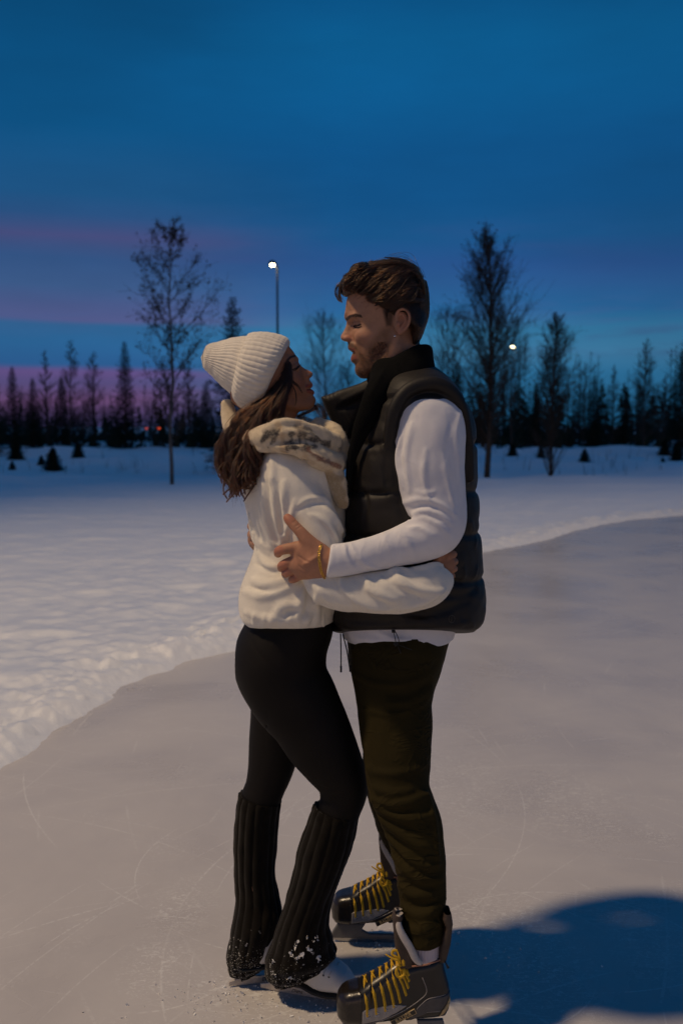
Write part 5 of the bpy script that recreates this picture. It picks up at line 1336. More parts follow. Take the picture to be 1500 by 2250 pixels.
    cuff = [(514, 866, 549, 741, 2.645, 1.0), (511, 872, 546, 735, 2.645, 1.04), (520, 888, 562, 731, 2.645, 1.05), (540, 900, 590, 731, 2.645, 1.04), (558, 906, 617, 737, 2.645, 1.03), (572, 902, 632, 745, 2.645, 1.0), (578, 893, 636, 757, 2.645, 0.97), (576, 880, 628, 768, 2.645, 0.90), (566, 870, 612, 772, 2.645, .86)]
    v2, f2, nr2 = sweep(cuff, 1.0, NR*8, 8, lambda u, v: 0.0026*(np.abs(np.sin(np.pi*NR*u))**0.8-0.5)+0.0003*np.sin(v*90))
    VV = np.vstack([v1, v2]); FF = [tuple(x) for x in f1]+tip+[tuple(x+len(v1)) for x in f2]
    # nudge: subtle slouch noise
    VV = VV+0.003*np.column_stack([fbm(VV[:, 0]*14, VV[:, 1]*14, VV[:, 2]*14, 2)]*3)*np.array([1, .5, 1])
    hat = mesh_obj('knit_hat', VV, FF, knitw, wo); wool('wool_fuzz', VV, hat, 9000, 0.0030, 0.00016, 5)
    # ---- sweatshirt
    Sw = Vol((W(512, 0, 2.6)[0], 2.30, zpy(1400, 2.65)), (W(1010, 0, 2.5)[0], 3.02, zpy(945, 2.65)), 0.0042)
    Sw.loft([(952, 590, 690, .06), (975, 568, 725, .115), (995, 555, 742, .150), (1025, 543, 752, .170), (1060, 538, 757, .175), (1090, 537, 760, .175), (1130, 545, 762, .170), (1160, 553, 764, .163), (1195, 561, 765, .158), (1228, 552, 765, .165), (1265, 536, 764, .176),
             (1300, 526, 755, .184), (1335, 527, 742, .186), (1358, 536, 733, .180), (1375, 545, 728, .176), (1395, 556, 724, .168)], 2.65, 0.0, nexp=2.3, capk=0.02)
    h0, h1 = W(620, 1381, 2.48), W(541, 1371, 2.65); Sw.cut(h0, (0, (h1-h0)[2], -(h1-h0)[1]), 0.012)
    Sw.chain(pts([(622, 1030, 48, 2.525), (640, 1070, 52, 2.51), (665, 1115, 56, 2.50), (688, 1160, 58, 2.49), (700, 1205, 54, 2.475), (706, 1250, 50, 2.46), (722, 1288, 44, 2.44), (760, 1303, 43, 2.425), (810, 1302, 48, 2.415), (860, 1300, 52, 2.415), (905, 1293, 51, 2.42), (940, 1284, 49, 2.425), (960, 1276, 38, 2.435)]), 0.012, q=0.85)
    Sw.chain(pts([(640, 1035, 48, 2.78), (720, 1120, 50, 2.87), (850, 1160, 44, 2.92), (930, 1158, 36, 2.90)]), 0.012, q=0.8)
    ridges = [([(655, 1112), (680, 1098), (708, 1096), (722, 1110)], .005), ([(545, 1130), (560, 1180), (590, 1215)], .008), ([(556, 1170), (585, 1195), (612, 1200)], .007), ([(600, 1050), (605, 1120), (615, 1180)], .006), ([(625, 1060), (622, 1130), (632, 1185)], .006), ([(648, 1100), (632, 1160), (618, 1195)], .006), ([(575, 1060), (580, 1130), (600, 1200)], .006),
              ([(555, 1275), (590, 1285), (640, 1270)], .008), ([(535, 1300), (580, 1310), (630, 1290), (655, 1280)], .009), ([(570, 1215), (585, 1240), (612, 1248)], .007), ([(665, 1290), (660, 1330), (650, 1360)], .008), ([(700, 1300), (695, 1340), (700, 1365)], .007), ([(600, 1365), (620, 1335), (655, 1330)], .008), ([(680, 1350), (665, 1370)], .005),
              ([(690, 1285), (720, 1315), (745, 1330)], .008), ([(745, 1265), (755, 1300), (800, 1330), (850, 1340)], .009), ([(800, 1270), (820, 1300), (870, 1320)], .007), ([(860, 1250), (890, 1285), (940, 1300), (975, 1295)], .010), ([(905, 1248), (930, 1245), (955, 1238), (975, 1240)], .007), ([(850, 1256), (880, 1250), (905, 1258)], .006), ([(890, 1335), (935, 1320), (975, 1300)], .008),
              ([(680, 1130), (715, 1150), (745, 1190)], .007), ([(715, 1120), (740, 1150), (758, 1185)], .007), ([(540, 1345), (600, 1362), (680, 1360)], .006), ([(595, 1000), (600, 1030), (595, 1060)], .005)]
    for P_, r_ in ridges: Sw.fold(P_, r_*1.1, 0.012, 0.22)
    vals = [([(655, 1120), (680, 1106), (715, 1106)], .004), ([(550, 1150), (575, 1188), (605, 1208)], .006), ([(612, 1060), (613, 1130), (624, 1190)], .005), ([(588, 1060), (593, 1130), (608, 1190)], .005), ([(545, 1288), (590, 1298), (640, 1282)], .006), ([(560, 1235), (590, 1255), (620, 1256)], .006), ([(675, 1300), (672, 1340), (662, 1368)], .006),
            ([(735, 1268), (742, 1298), (765, 1325)], .006), ([(780, 1268), (800, 1305), (850, 1325)], .006), ([(840, 1262), (870, 1292), (920, 1312)], .006), ([(690, 1135), (720, 1165), (735, 1195)], .005), ([(715, 1310), (740, 1335)], .005), ([(610, 1372), (632, 1346), (655, 1343)], .006)]
    for P_, r_ in vals: Sw.fold(P_, r_*0.9, 0.008, mode='s')
    r = np.random.default_rng(8)
    for i in range(9):   # gathered hem
        x0 = 560+i*19; Sw.fold([(x0, 1376), (x0+r.uniform(-4, 4), 1352)], 0.0035, 0.008)
    Sw.disp(lambda X, Y, Z: 0.0040*fbm(X*9, Y*9, Z*9, 3))
    Sw.chain(pts([(955, 1258, 24, 2.445), (1000, 1236, 26, 2.45)]), 0.004, 's', q=0.7)
    Sw.chain([(*W(615, 920, 2.65), .05), (*W(615, 985, 2.65), .052)], 0.006, 's')
    v, f = Sw.mesh(1); sw = mesh_obj('sweatshirt', v, f, fleece, wo); wool('fleece_fuzz', v, sw, 26000, 0.0022, 0.00016, 6, np.where(v[:, 1] < 2.68)[0])
    # ---- leggings
    Lg = Vol((W(505, 0, 2.6)[0], 2.44, zpy(1850, 2.6)), (W(820, 0, 2.6)[0], 2.86, zpy(1335, 2.65)), 0.0040)
    Lg.loft([(1340, 545, 735, .15), (1368, 538, 733, .165), (1400, 523, 728, .172), (1435, 518, 716, .175), (1465, 519, 708, .170), (1495, 526, 715, .160), (1525, 543, 727, .14), (1550, 565, 735, .10)], 2.65, 0.0, nexp=2.2)
    def legchain(nl, k, q=1.0):
        S = []
        for a in nl:
            A_ = W(a[0], a[1], a[4]); B = W(a[2], a[3], a[4]); S.append(list((A_+B)/2)+[np.linalg.norm(B-A_)/2])
        Lg.chain(S, k, q=q, m=5)
    legchain([(519, 1470, 712, 1450, 2.60), (533, 1512, 722, 1490, 2.59), (556, 1542, 740, 1530, 2.585), (590, 1582, 757, 1570, 2.58), (622, 1632, 775, 1612, 2.575), (652, 1668, 790, 1650, 2.57), (682, 1702, 802, 1685, 2.565), (704, 1730, 808, 1718, 2.565), (706, 1752, 803, 1745, 2.565), (698, 1775, 792, 1780, 2.565), (690, 1810, 782, 1820, 2.565)], 0.02, 0.95)
    legchain([(552, 1500, 690, 1490, 2.71), (551, 1560, 675, 1560, 2.70), (548, 1620, 662, 1630, 2.70), (546, 1680, 645, 1690, 2.695), (540, 1722, 626, 1735, 2.69), (530, 1750, 616, 1765, 2.69), (526, 1800, 608, 1810, 2.69)], 0.02, 0.95)
    Lg.fold([(590, 1560), (582, 1640), (566, 1720)], 0.0012, 0.003, mode='s', taper=False)
    Lg.fold([(700, 1742), (715, 1752), (735, 1752)], 0.004, 0.010); Lg.fold([(703, 1728), (720, 1735), (745, 1733)], 0.0025, 0.008, mode='s'); Lg.fold([(545, 1385), (565, 1430), (605, 1470), (650, 1490)], 0.0015, 0.004, mode='s')
    Lg.disp(lambda X, Y, Z: 0.0016*fbm(X*9, Y*9, Z*9, 2))
    v, f = Lg.mesh(2, True); mesh_obj('leggings', v, f, leggingm, wo)
    # ---- leg warmers
    def warmer(st, nm):
        NRb = 15; r = np.random.default_rng(len(nm))
        def dsp(u, v):
            a = np.abs(np.sin(np.pi*NRb*u+0.5*np.sin(v*7)))**0.7; cab = np.sin(v*80+np.floor(NRb*u)*1.9)*0.35*(np.floor(NRb*u) % 2)
            slouch = 0.0028*fbm(u*6, v*8, 0*u+3, 3)+0.0035*np.clip((v-0.5)*2, 0, 1)*np.sin(v*42+u*8)
            return 0.0042*(a-0.5)+0.0012*cab*a+slouch
        v, f, nr = sweep(st, 1.0, NRb*12, 16, dsp)
        # inward lips at both ends
        def lip(ring, c, fac, dz): return c+(ring-c)*fac+[0, 0, dz]
        n1 = NRb*12; r0 = v[:n1]; r1 = v[-n1:]; c0, c1 = r0.mean(0), r1.mean(0)
        base = len(v); v = np.vstack([v, lip(r0, c0, .86, -.004), lip(r0, c0, .7, -.03), lip(r1, c1, .88, .004), lip(r1, c1, .6, .025)])
        i = np.arange(n1); j = (i+1) % n1; last = base-n1
        q = [np.stack([i, j, base+j, base+i], 1), np.stack([base+i, base+j, base+n1+j, base+n1+i], 1), np.stack([last+j, last+i, base+2*n1+i, base+2*n1+j], 1), np.stack([base+2*n1+j, base+2*n1+i, base+3*n1+i, base+3*n1+j], 1)]
        return v, np.vstack([f]+q)
    v, f = warmer([(688, 1768, 786, 1792, 2.565, .95), (676, 1800, 782, 1822, 2.565, .95), (655, 1862, 770, 1870, 2.565, .92), (644, 1920, 756, 1905, 2.565, .9), (628, 1980, 731, 1975, 2.568, .9), (606, 2042, 722, 2025, 2.572, .9), (588, 2095, 731, 2065, 2.578, .85), (584, 2125, 737, 2094, 2.58, .75), (590, 2150, 730, 2108, 2.58, .7), (606, 2163, 715, 2122, 2.58, .62)], 'near')
    lw = mesh_obj('leg_warmer', v, f, warm_m, wo); lw['label'] = 'charcoal ribbed leg warmer speckled with snow lumps'
    v, f = warmer([(525, 1742, 617, 1762, 2.69, .95), (518, 1780, 612, 1800, 2.69, .95), (514, 1850, 607, 1860, 2.69, .95), (516, 1920, 604, 1920, 2.685, .95), (519, 1975, 612, 1968, 2.68, .9), (508, 2040, 619, 2005, 2.675, .9), (500, 2088, 612, 2050, 2.67, .85), (502, 2122, 600, 2082, 2.665, .75), (510, 2142, 592, 2105, 2.66, .7), (526, 2150, 585, 2122, 2.66, .6)], 'farleg')
    lw = mesh_obj('leg_warmer', v, f, warm_m, wo)
    # real snow crumbs stuck to the near leg warmer
    r = np.random.default_rng(12); cr_ = []
    mesh_near = None
    # ---- scarf
    Sc = Vol((W(470, 0, 2.6)[0], 2.38, zpy(1130, 2.6)), (W(775, 0, 2.6)[0], 2.86, zpy(865, 2.6)), 0.0034)
    sc = lambda rows, k=0.005, q=0.9: Sc.chain(pts(rows), k, q=q)
    sc([(500, 890, 14, 2.66), (503, 915, 17, 2.65), (512, 945, 20, 2.62), (545, 965, 24, 2.56)])
    sc([(545, 965, 26, 2.56), (580, 962, 32, 2.51), (620, 954, 31, 2.485), (660, 952, 27, 2.485), (700, 960, 25, 2.50), (728, 975, 25, 2.53)])
    sc([(575, 978, 20, 2.50), (620, 976, 24, 2.48), (665, 985, 26, 2.475), (700, 1002, 27, 2.485), (735, 1015, 24, 2.52), (748, 1012, 18, 2.56)])
    sc([(700, 935, 16, 2.62), (728, 948, 20, 2.59), (743, 975, 22, 2.56), (747, 1005, 18, 2.56)])
    sc([(725, 1025, 20, 2.52), (738, 1050, 20, 2.51), (746, 1080, 17, 2.51), (752, 1105, 11, 2.52)], q=0.6)
    sc([(540, 955, 22, 2.74), (600, 955, 24, 2.79), (660, 958, 24, 2.79), (720, 972, 20, 2.74)])
    for P_, r_ in [([(560, 985), (600, 975), (650, 968)], .004), ([(600, 935), (650, 932), (690, 948)], .005), ([(630, 1010), (680, 1015), (720, 1035)], .005), ([(590, 972), (630, 965), (680, 968), (722, 990)], .007), ([(580, 990), (620, 998), (650, 1008)], .005), ([(640, 930), (680, 935), (715, 960)], .005), ([(690, 985), (715, 1005), (735, 1030)], .006)]: Sc.fold(P_, r_, 0.010, mode='s')
    for P_, r_ in [([(575, 945), (610, 930), (650, 928), (690, 940)], .007), ([(610, 985), (650, 985), (690, 1000), (725, 1022)], .007), ([(600, 955), (640, 950), (680, 955)], .005)]: Sc.fold(P_, r_, 0.012, 0.3)
    Sc.disp(lambda X, Y, Z: 0.004*fbm(X*14, Y*14, Z*14, 3)+0.0010*fbm(X*90, Y*90, Z*90, 2))
    Sc.chain([(*wp(611, 850), .038), (*wp(612, 915), .041), (*wp(614, 960), .040)], 0.006, 's')
    v, f = Sc.mesh(1)
    x, y = px_of(v); nzz = fbm(v[:, 0]*60, v[:, 1]*60, v[:, 2]*60, 3)
    col = np.tile(np.array([0.66, 0.55, 0.39]), (len(v), 1))
    def band(pl, w_, c_, s_=0.8): 
        global _b
        m = sst(-(segd(x, y, pl)+nzz*6), -w_-3, -w_*0.45)*s_; return mixc(col, m, c_)
    tan = (0.50, 0.36, 0.22); blk = (0.035, 0.032, 0.034)
    col = band([(612, 930), (622, 972), (628, 1000)], 7, tan, .8); col = band([(655, 925), (664, 960), (672, 1000)], 9, tan, .55)
    col = band([(575, 968), (592, 955), (612, 948)], 7, blk, .9); col = band([(590, 982), (600, 968), (608, 955)], 4, blk, .75); col = band([(650, 938), (672, 944), (690, 955)], 4, blk, .6)
    col = band([(630, 972), (660, 965), (700, 966), (722, 973)], 6, blk, .9); col = band([(632, 985), (660, 984), (690, 980)], 5, blk, .85); col = band([(640, 958), (646, 975), (650, 992)], 5, blk, .8); col = band([(668, 958), (672, 975), (674, 990)], 5, blk, .7); col = band([(655, 960), (662, 990)], 3, blk, .8)
    col = band([(678, 992), (700, 1003), (725, 1018), (745, 1028)], 5, (0.20, 0.075, 0.05), .85); col = band([(690, 1040), (720, 1048), (750, 1050)], 6, (0.30, 0.19, 0.09), .6); col = band([(738, 980), (748, 985)], 4, blk, .5); col = band([(722, 1045), (738, 1065), (752, 1110)], 17, (0.40, 0.29, 0.16), .8); col = band([(600, 1000), (640, 1008), (690, 1020)], 5, tan, .5)
    scm = skin_mat('scarf_wool'); b_ = [q for q in scm.node_tree.nodes if q.type == 'BSDF_PRINCIPLED'][0]
    b_.inputs['Subsurface Weight'].default_value = 0; b_.inputs['Roughness'].default_value = 0.95; b_.inputs['Specular IOR Level'].default_value = 0.08; b_.inputs['Sheen Weight'].default_value = 0.4
    scarf = mesh_obj('scarf', v, f, scm, wo, col=col)
    # fuzz on the scarf
    r = np.random.default_rng(3); Fz = []
    sel = r.choice(len(v), 14000, replace=True)
    for i in sel:
        d = r.normal(0, 1, 3); d[1] -= 0.4; d /= np.linalg.norm(d); Fz.append(np.array([v[i], v[i]+d*.0020, v[i]+d*.0035+r.normal(0, .0012, 3)]))
    hair_obj('scarf_fuzz', Fz, fuzz_m, scarf, 0.00026, 0.0001)
    # ---- hair
    hp = lambda rows: np.array([W(a, b, Y) for a, b, Y in rows])
    G = [hp([(628, 812, 2.585), (618, 850, 2.57), (592, 885, 2.555), (550, 915, 2.555), (515, 955, 2.57), (500, 1000, 2.575), (506, 1045, 2.57), (518, 1092, 2.56)]),
         hp([(600, 862, 2.57), (570, 892, 2.56), (540, 920, 2.56), (516, 955, 2.57), (500, 1000, 2.58), (497, 1040, 2.58), (508, 1075, 2.57)]),
         hp([(632, 800, 2.585), (628, 848, 2.565), (608, 888, 2.55), (585, 925, 2.54), (558, 965, 2.535), (540, 1010, 2.525), (530, 1050, 2.52), (522, 1097, 2.52)]),
         hp([(622, 840, 2.57), (600, 885, 2.545), (578, 930, 2.53), (560, 985, 2.52), (560, 1020, 2.51), (548, 1055, 2.505), (538, 1075, 2.51)]),
         hp([(610, 850, 2.57), (590, 900, 2.545), (560, 940, 2.535), (545, 985, 2.53), (530, 1030, 2.535), (520, 1065, 2.54), (512, 1095, 2.55)]),
         hp([(590, 880, 2.57), (560, 900, 2.565), (528, 935, 2.57), (505, 975, 2.59), (490, 1015, 2.6), (494, 1045, 2.6)]),
         hp([(605, 870, 2.56), (575, 905, 2.55), (545, 945, 2.55), (525, 990, 2.55), (512, 1030, 2.56), (515, 1070, 2.56)])]
    hairV = Vol((W(460, 0, 2.6)[0], 2.46, zpy(1110, 2.6)), (W(650, 0, 2.6)[0], 2.70, zpy(780, 2.6)), 0.0035)
    for g in G[:7]:
        k = len(g); n_ = np.array([0.010]+list(np.linspace(0.015, 0.009, k-3))+[0.005, 0.002]); hairV.chain(np.column_stack([g+[0, 0.012, 0], n_]), 0.012, q=0.8)
    v, f = hairV.mesh(2); hm = mesh_obj('hair', v, f, haircap, wo)
    S = []
    for g in G:
        for c_ in range(38):
            o = r.normal(0, 1, 3)*[0.009, 0.007, 0.008]; o2 = r.normal(0, 1, 3)*[0.009, 0.008, 0.012]; g3 = crom(g, 4); k = len(g3); u = np.linspace(0, 1, k)[:, None]
            ph = r.uniform(0, 6.28); am = r.uniform(.006, .016); fq = r.uniform(15, 24); cut_ = r.uniform(.72, 1.0)
            g2 = g3+o*np.clip(u*3, 0.1, 1)+o2*u
            g2[:, 0] += am*np.sin(u[:, 0]*fq+ph)*u[:, 0]**0.7; g2[:, 2] += am*0.35*np.sin(u[:, 0]*fq*1.3+ph)*u[:, 0]; g2[:, 1] -= 0.005+am*0.8*np.cos(u[:, 0]*fq+ph)*u[:, 0]
            g2 = g2[:max(6, int(k*cut_))]; kk = 30; idx = np.linspace(0, len(g2)-1, kk); P0 = np.column_stack([np.interp(idx, np.arange(len(g2)), g2[:, c]) for c in range(3)])
            uu = np.linspace(0, 1, kk)[:, None]; env = (0.5+0.5*np.sin(np.pi*uu))*(1-0.55*uu)
            for _ in range(34): S.append(P0+r.normal(0, 1, 3)*[.0038, .0024, .0032]*env+r.normal(0, .0004, 3)*uu)
    # fine strands across her cheek
    fs = [hp([(620, 820, 2.575), (634, 832, 2.572), (646, 842, 2.572), (656, 850, 2.575), (664, 864, 2.58)]), hp([(618, 818, 2.575), (630, 828, 2.572), (644, 838, 2.572), (657, 850, 2.578)]), hp([(620, 822, 2.575), (636, 838, 2.572), (648, 858, 2.572), (651, 880, 2.575), (648, 892, 2.58)]),
          hp([(614, 830, 2.572), (622, 845, 2.57), (627, 865, 2.57), (624, 885, 2.572)]), hp([(612, 835, 2.57), (618, 860, 2.57), (622, 885, 2.57), (619, 900, 2.575)])]
    S += ribbon_hair(r, fs[:2], 110, 0.0012, 18, .0004, 1); S += ribbon_hair(r, fs[2:3], 14, 0.0007, 18, .0004, 1); S += ribbon_hair(r, fs[3:], 150, 0.0018, 18, .0006, 1)
    # far side ends under the chin
    fe = [hp([(650, 925, 2.66), (670, 930, 2.68), (695, 925, 2.69), (715, 915, 2.69), (718, 900, 2.69)]), hp([(652, 915, 2.68), (675, 922, 2.69), (700, 932, 2.69), (722, 925, 2.68)]), hp([(690, 890, 2.70), (700, 905, 2.70), (708, 918, 2.70)]), hp([(655, 915, 2.68), (690, 898, 2.70), (700, 890, 2.70), (710, 905, 2.69), (714, 925, 2.69)])]
    S += ribbon_hair(r, fe, 150, 0.0035, 18, .002, 1.5)
    # flyaways
    S += ribbon_hair(r, G, 420, 0.013, 26, 0.007, 2.0)
    hair_obj('loose_hair', S, woman_hair, hm, 0.00034, 0.00014)
    return wo
woman = build_woman()
# ================================================================== SKATES
blkl = simple('black_boot', (0.010, 0.0082, 0.0070), 0.36, var=0.25, nscale=30, bscale=140, bstr=0.2, bdist=0.0008, spec=0.5, coat=0.12)
toecap = simple('toe_cap', (0.014, 0.010, 0.007), 0.28, var=0.5, nscale=60, bscale=160, bstr=0.5, bdist=0.001, spec=0.6)
greyp = simple('silver_panel', (0.30, 0.28, 0.27), 0.38, 0.2, var=0.15, nscale=80)
dgrey = simple('grey_panel', (0.055, 0.052, 0.056), 0.4, 0.0, var=0.2, nscale=60)
gold_p = simple('tan_trim', (0.42, 0.30, 0.14), 0.45)
brownl = simple('brown_leather', (0.045, 0.028, 0.020), 0.6, var=0.3, nscale=40)
felt = simple('white_felt', (0.50, 0.46, 0.43), 0.95, var=0.08, nscale=120, bscale=300, bstr=0.4)
lace_y = simple('yellow_lace', (0.62, 0.37, 0.015), 0.8, var=0.15, nscale=150, bscale=900, bstr=0.5, bdist=0.0006)
holder = simple('blade_holder', (0.13, 0.13, 0.14), 0.45)
steel = simple('steel', (0.45, 0.45, 0.46), 0.25, 1.0)
sockm = simple('sock', (0.55, 0.50, 0.56), 0.9, var=0.05)
def text_mesh(cu, mat):
    tmp = bpy.data.objects.new('tmp', cu); C.objects.link(tmp); bpy.context.view_layer.update()
    me = bpy.data.meshes.new_from_object(tmp); bpy.data.objects.remove(tmp); bpy.data.curves.remove(cu); me.materials.clear(); me.materials.append(mat)
    o = bpy.data.objects.new('lettering', me); C.objects.link(o); return o
def surf_l(V_, x, z, far=False):
    ys = V_.ax[1][::-1] if far else V_.ax[1]
    pv = None; prev = ys[0]
    for y in ys:
        v = V_.at((x, y, z))
        if v < 0:
            a, b = prev, y
            for _ in range(6):
                m = (a+b)/2
                if V_.at((x, m, z)) < 0: b = m
                else: a = m
            return np.array([x, b, z])
        prev = y
    return None
def panel(V_, poly, infl, side=-1, h=None):
    P = Vol(V_.lo, V_.lo+V_.h*(V_.n-1), V_.h); P.d = V_.d-infl
    Q = Vol(V_.lo, V_.lo+V_.h*(V_.n-1), V_.h); Q.slab(np.array(poly), side*0.10, 0.099, 0, 'u', round_=0.002)
    P.d = np.maximum(P.d, Q.d); P.d = np.maximum(P.d, -(V_.d+0.004)); return P.mesh(0)
_hx0 = W(866, 2200, 2.35)[0]
def hk(px, py): p_ = W(px, py, 2.352); return (p_[0]-_hx0, p_[2])
def hockey_skate(man, loc, rz, first=True):
    root = bpy.data.objects.new('ice_skate', None); C.objects.link(root); root.parent = man; root.location = loc; root.rotation_euler = (0, 0, rz)
    B = Vol((-0.165, -0.065, 0.035), (0.165, 0.065, 0.225), 0.0022)
    ol = [(742, 2238), (740, 2214), (744, 2196), (752, 2187), (766, 2181), (786, 2177), (800, 2167), (820, 2155), (838, 2145), (856, 2133), (874, 2123), (895, 2126), (930, 2120), (966, 2113), (976, 2120), (980, 2146), (989, 2180), (992, 2205), (989, 2232), (980, 2246), (930, 2248), (860, 2248), (790, 2250), (750, 2248)]
    def hw(X, Z):
        x = X[:, 0, 0]; w_ = np.interp(x, [-.14, -.12, -.08, -.03, .04, .10, .14], [.034, .043, .047, .043, .036, .034, .028])[:, None, None]
        return w_-np.clip((Z-0.10)/0.12, 0, 1)*0.010*(x > -0.06)[:, None, None]+0*Z
    B.slab([hk(*a) for a in ol], 0, 0.05, round_=0.030, halffn=hw)
    v, f = B.mesh(2); mesh_obj('boot', v, f, blkl, root)
    tc = [(735, 2260), (735, 2180), (786, 2174), (793, 2180), (792, 2214), (787, 2260)]
    for s in (-1, 1): pass
    P = Vol(B.lo, B.lo+B.h*(B.n-1), B.h); Q = Vol(B.lo, B.lo+B.h*(B.n-1), B.h); Q.slab(np.array([hk(*a) for a in tc]), 0, 0.2, round_=0.002); P.d = np.maximum(np.maximum(B.d-0.0022, Q.d), -(B.d+0.004)); v, f = P.mesh(1); mesh_obj('toe_cap', v, f, toecap, root)
    for s in (-1, 1):
        v, f = panel(B, [hk(*a) for a in [(793, 2214), (799, 2210), (862, 2204), (893, 2209), (872, 2220), (835, 2236), (792, 2243)]], 0.0018, s); mesh_obj('eyelet_panel', v, f, greyp, root)
        v, f = panel(B, [hk(*a) for a in [(913, 2219), (926, 2207), (944, 2197), (992, 2193), (980, 2212), (966, 2225), (940, 2226), (915, 2236), (900, 2247), (888, 2247)]], 0.0016, s); mesh_obj('side_panel', v, f, dgrey, root)
        v, f = panel(B, [hk(*a) for a in [(989, 2200), (992, 2212), (986, 2222), (975, 2232), (962, 2240), (970, 2226), (981, 2214)]], 0.0024, s); mesh_obj('heel_trim', v, f, gold_p, root)
    # trims: silver piping lines (near and far side)
    def lines(pls, r_, mat, nm, far=(False, True)):
        out = []
        for fr in far:
            for pl in pls:
                P_ = [surf_l(B, *hk(*a), far=fr) for a in crom(np.array(pl, float), 4)]; P_ = [q for q in P_ if q is not None]
                if len(P_) > 2: out.append(tube(np.array(P_)+[0, (0.0006 if fr else -0.0006), 0], r_, 6))
        v, f = join_vf(*out); return mesh_obj(nm, v, f, mat, root)
    lines([[(927, 2152), (936, 2182), (918, 2200), (890, 2216), (850, 2232), (815, 2246)], [(913, 2218), (926, 2206), (944, 2196), (991, 2192)], [(900, 2240), (930, 2226), (966, 2225)], [(793, 2238), (835, 2233), (870, 2219)]], 0.0010, greyp, 'piping')
    lines([[(801, 2217), (804, 2214)]], 0.0005, greyp, 'seam') if False else None
    # name plate with lettering, both sides
    for s in (-1, 1):
        c0 = hk(884, 2233); q = surf_l(B, c0[0], c0[1], far=(s > 0))
        if q is None: continue
        ang = rad(27)*(1 if s < 0 else -1)
        pl = []; L_, Hh = 0.034, 0.0072
        for k in range(9):
            pass
        V2 = Vol((-0.04, -0.004, -0.012), (0.04, 0.004, 0.012), 0.0008); V2.slab([(-L_, -Hh), (L_, -Hh), (L_, Hh), (-L_, Hh)], 0, 0.0018, round_=0.001); v1, f1 = V2.mesh(0)
        pm = mesh_obj('name_plate', v1, f1, gold_p, root); pm.location = q+[0, s*0.0012, 0.0]
        pm.rotation_euler = (0, -rad(27), 0)
        V3 = Vol((-0.04, -0.004, -0.012), (0.04, 0.004, 0.012), 0.0008); V3.slab([(-L_+.0015, -Hh+.0015), (L_-.0015, -Hh+.0015), (L_-.0015, Hh-.0015), (-L_+.0015, Hh-.0015)], 0, 0.0024, round_=0.001); v3, f3 = V3.mesh(0)
        t = bpy.data.curves.new('lettering', 'FONT'); t.body = 'BAUER'; t.size = 0.0135; t.extrude = 0.0008; t.align_x = 'CENTER'; t.align_y = 'CENTER'; t.space_character = 1.1; t.offset = 0.0003
        to = text_mesh(t, gold_p); to.parent = root; to.location = q+[0, s*0.0042, 0]
        to.rotation_euler = (Matrix.Rotation(-rad(27), 3, 'Y') @ Matrix.Rotation(math.pi/2, 3, 'X')).to_euler() if s < 0 else (Matrix.Rotation(-rad(27), 3, 'Y') @ Matrix.Rotation(math.pi, 3, 'Z') @ Matrix.Rotation(math.pi/2, 3, 'X')).to_euler()
        po = mesh_obj('plate_face', v3, f3, blkl, root); po.location = pm.location; po.rotation_euler = pm.rotation_euler
    # tongue, felt, tendon guard, sock
    T_ = Vol((-0.04, -0.06, 0.15), (0.16, 0.06, 0.345), 0.0022)
    T_.slab([hk(*a) for a in [(878, 2140), (870, 2100), (866, 2055), (864, 2030), (870, 2013), (880, 2011), (885, 2022), (880, 2035), (892, 2068), (905, 2095), (915, 2130)]], 0, 0.030, round_=0.012)
    v, f = T_.mesh(1); mesh_obj('tongue', v, f, brownl, root)
    Fv = Vol((-0.03, -0.06, 0.15), (0.16, 0.06, 0.345), 0.0022)
    for s in (-1, 1): Fv.chain([(*[hk(a, b)[0], s*y, hk(a, b)[1]], r_) for a, b, y, r_ in [(881, 2014, .010, .006), (874, 2024, .020, .007), (876, 2042, .027, .0085), (886, 2062, .030, .0095), (900, 2085, .031, .0095), (911, 2108, .031, .009), (921, 2118, .030, .008)]], 0.004)
    v, f = Fv.mesh(1); mesh_obj('felt_lining', v, f, felt, root)
    G_ = Vol((0.05, -0.05, 0.15), (0.17, 0.05, 0.345), 0.0022)
    G_.slab([hk(*a) for a in [(966, 2125), (966, 2100), (973, 2070), (980, 2050), (973, 2030), (978, 2014), (986, 2006), (993, 2018), (996, 2040), (991, 2085), (980, 2125)]], 0, 0.026, round_=0.010)
    v, f = G_.mesh(1); mesh_obj('tendon_guard', v, f, brownl, root)
    cl = tube([(hk(903, 2124)[0], -.034, hk(903, 2124)[1]), (hk(935, 2120)[0], -.036, hk(935, 2120)[1]), (hk(966, 2112)[0], -.032, hk(966, 2112)[1])], 0.0022, 6); mesh_obj('collar_trim', cl[0], cl[1], simple('copper_trim', (0.30, 0.14, 0.09), 0.5), root)
    pt = tube([(hk(974, 2114)[0], -.02, hk(974, 2114)[1]), (hk(980, 2124)[0], -.03, hk(980, 2124)[1]), (hk(984, 2132)[0], -.028, hk(984, 2132)[1])], [.0015, .002, .0035], 6); mesh_obj('pull_tab', pt[0], pt[1], cordm, root)
    # sock: ribbed tube
    n_ = 26; rows = [(2128, 912, 968), (2110, 908, 968), (2085, 906, 969), (2060, 905, 970), (2040, 904, 970)]
    vv = []; seg = n_*6
    for py, a, b in rows:
        xa, z_ = hk(a, py); xb, _ = hk(b, py); ph = np.arange(seg)*2*np.pi/seg; rr = 1+0.022*np.cos(n_*ph)
        vv.append(np.column_stack([(xa+xb)/2+(xb-xa)/2*np.cos(ph)*rr, 0.021*np.sin(ph)*rr, np.full(seg, z_)]))
    vv = np.vstack(vv); i, j = np.meshgrid(np.arange(len(rows)-1), np.arange(seg), indexing='ij'); j2 = (j+1) % seg
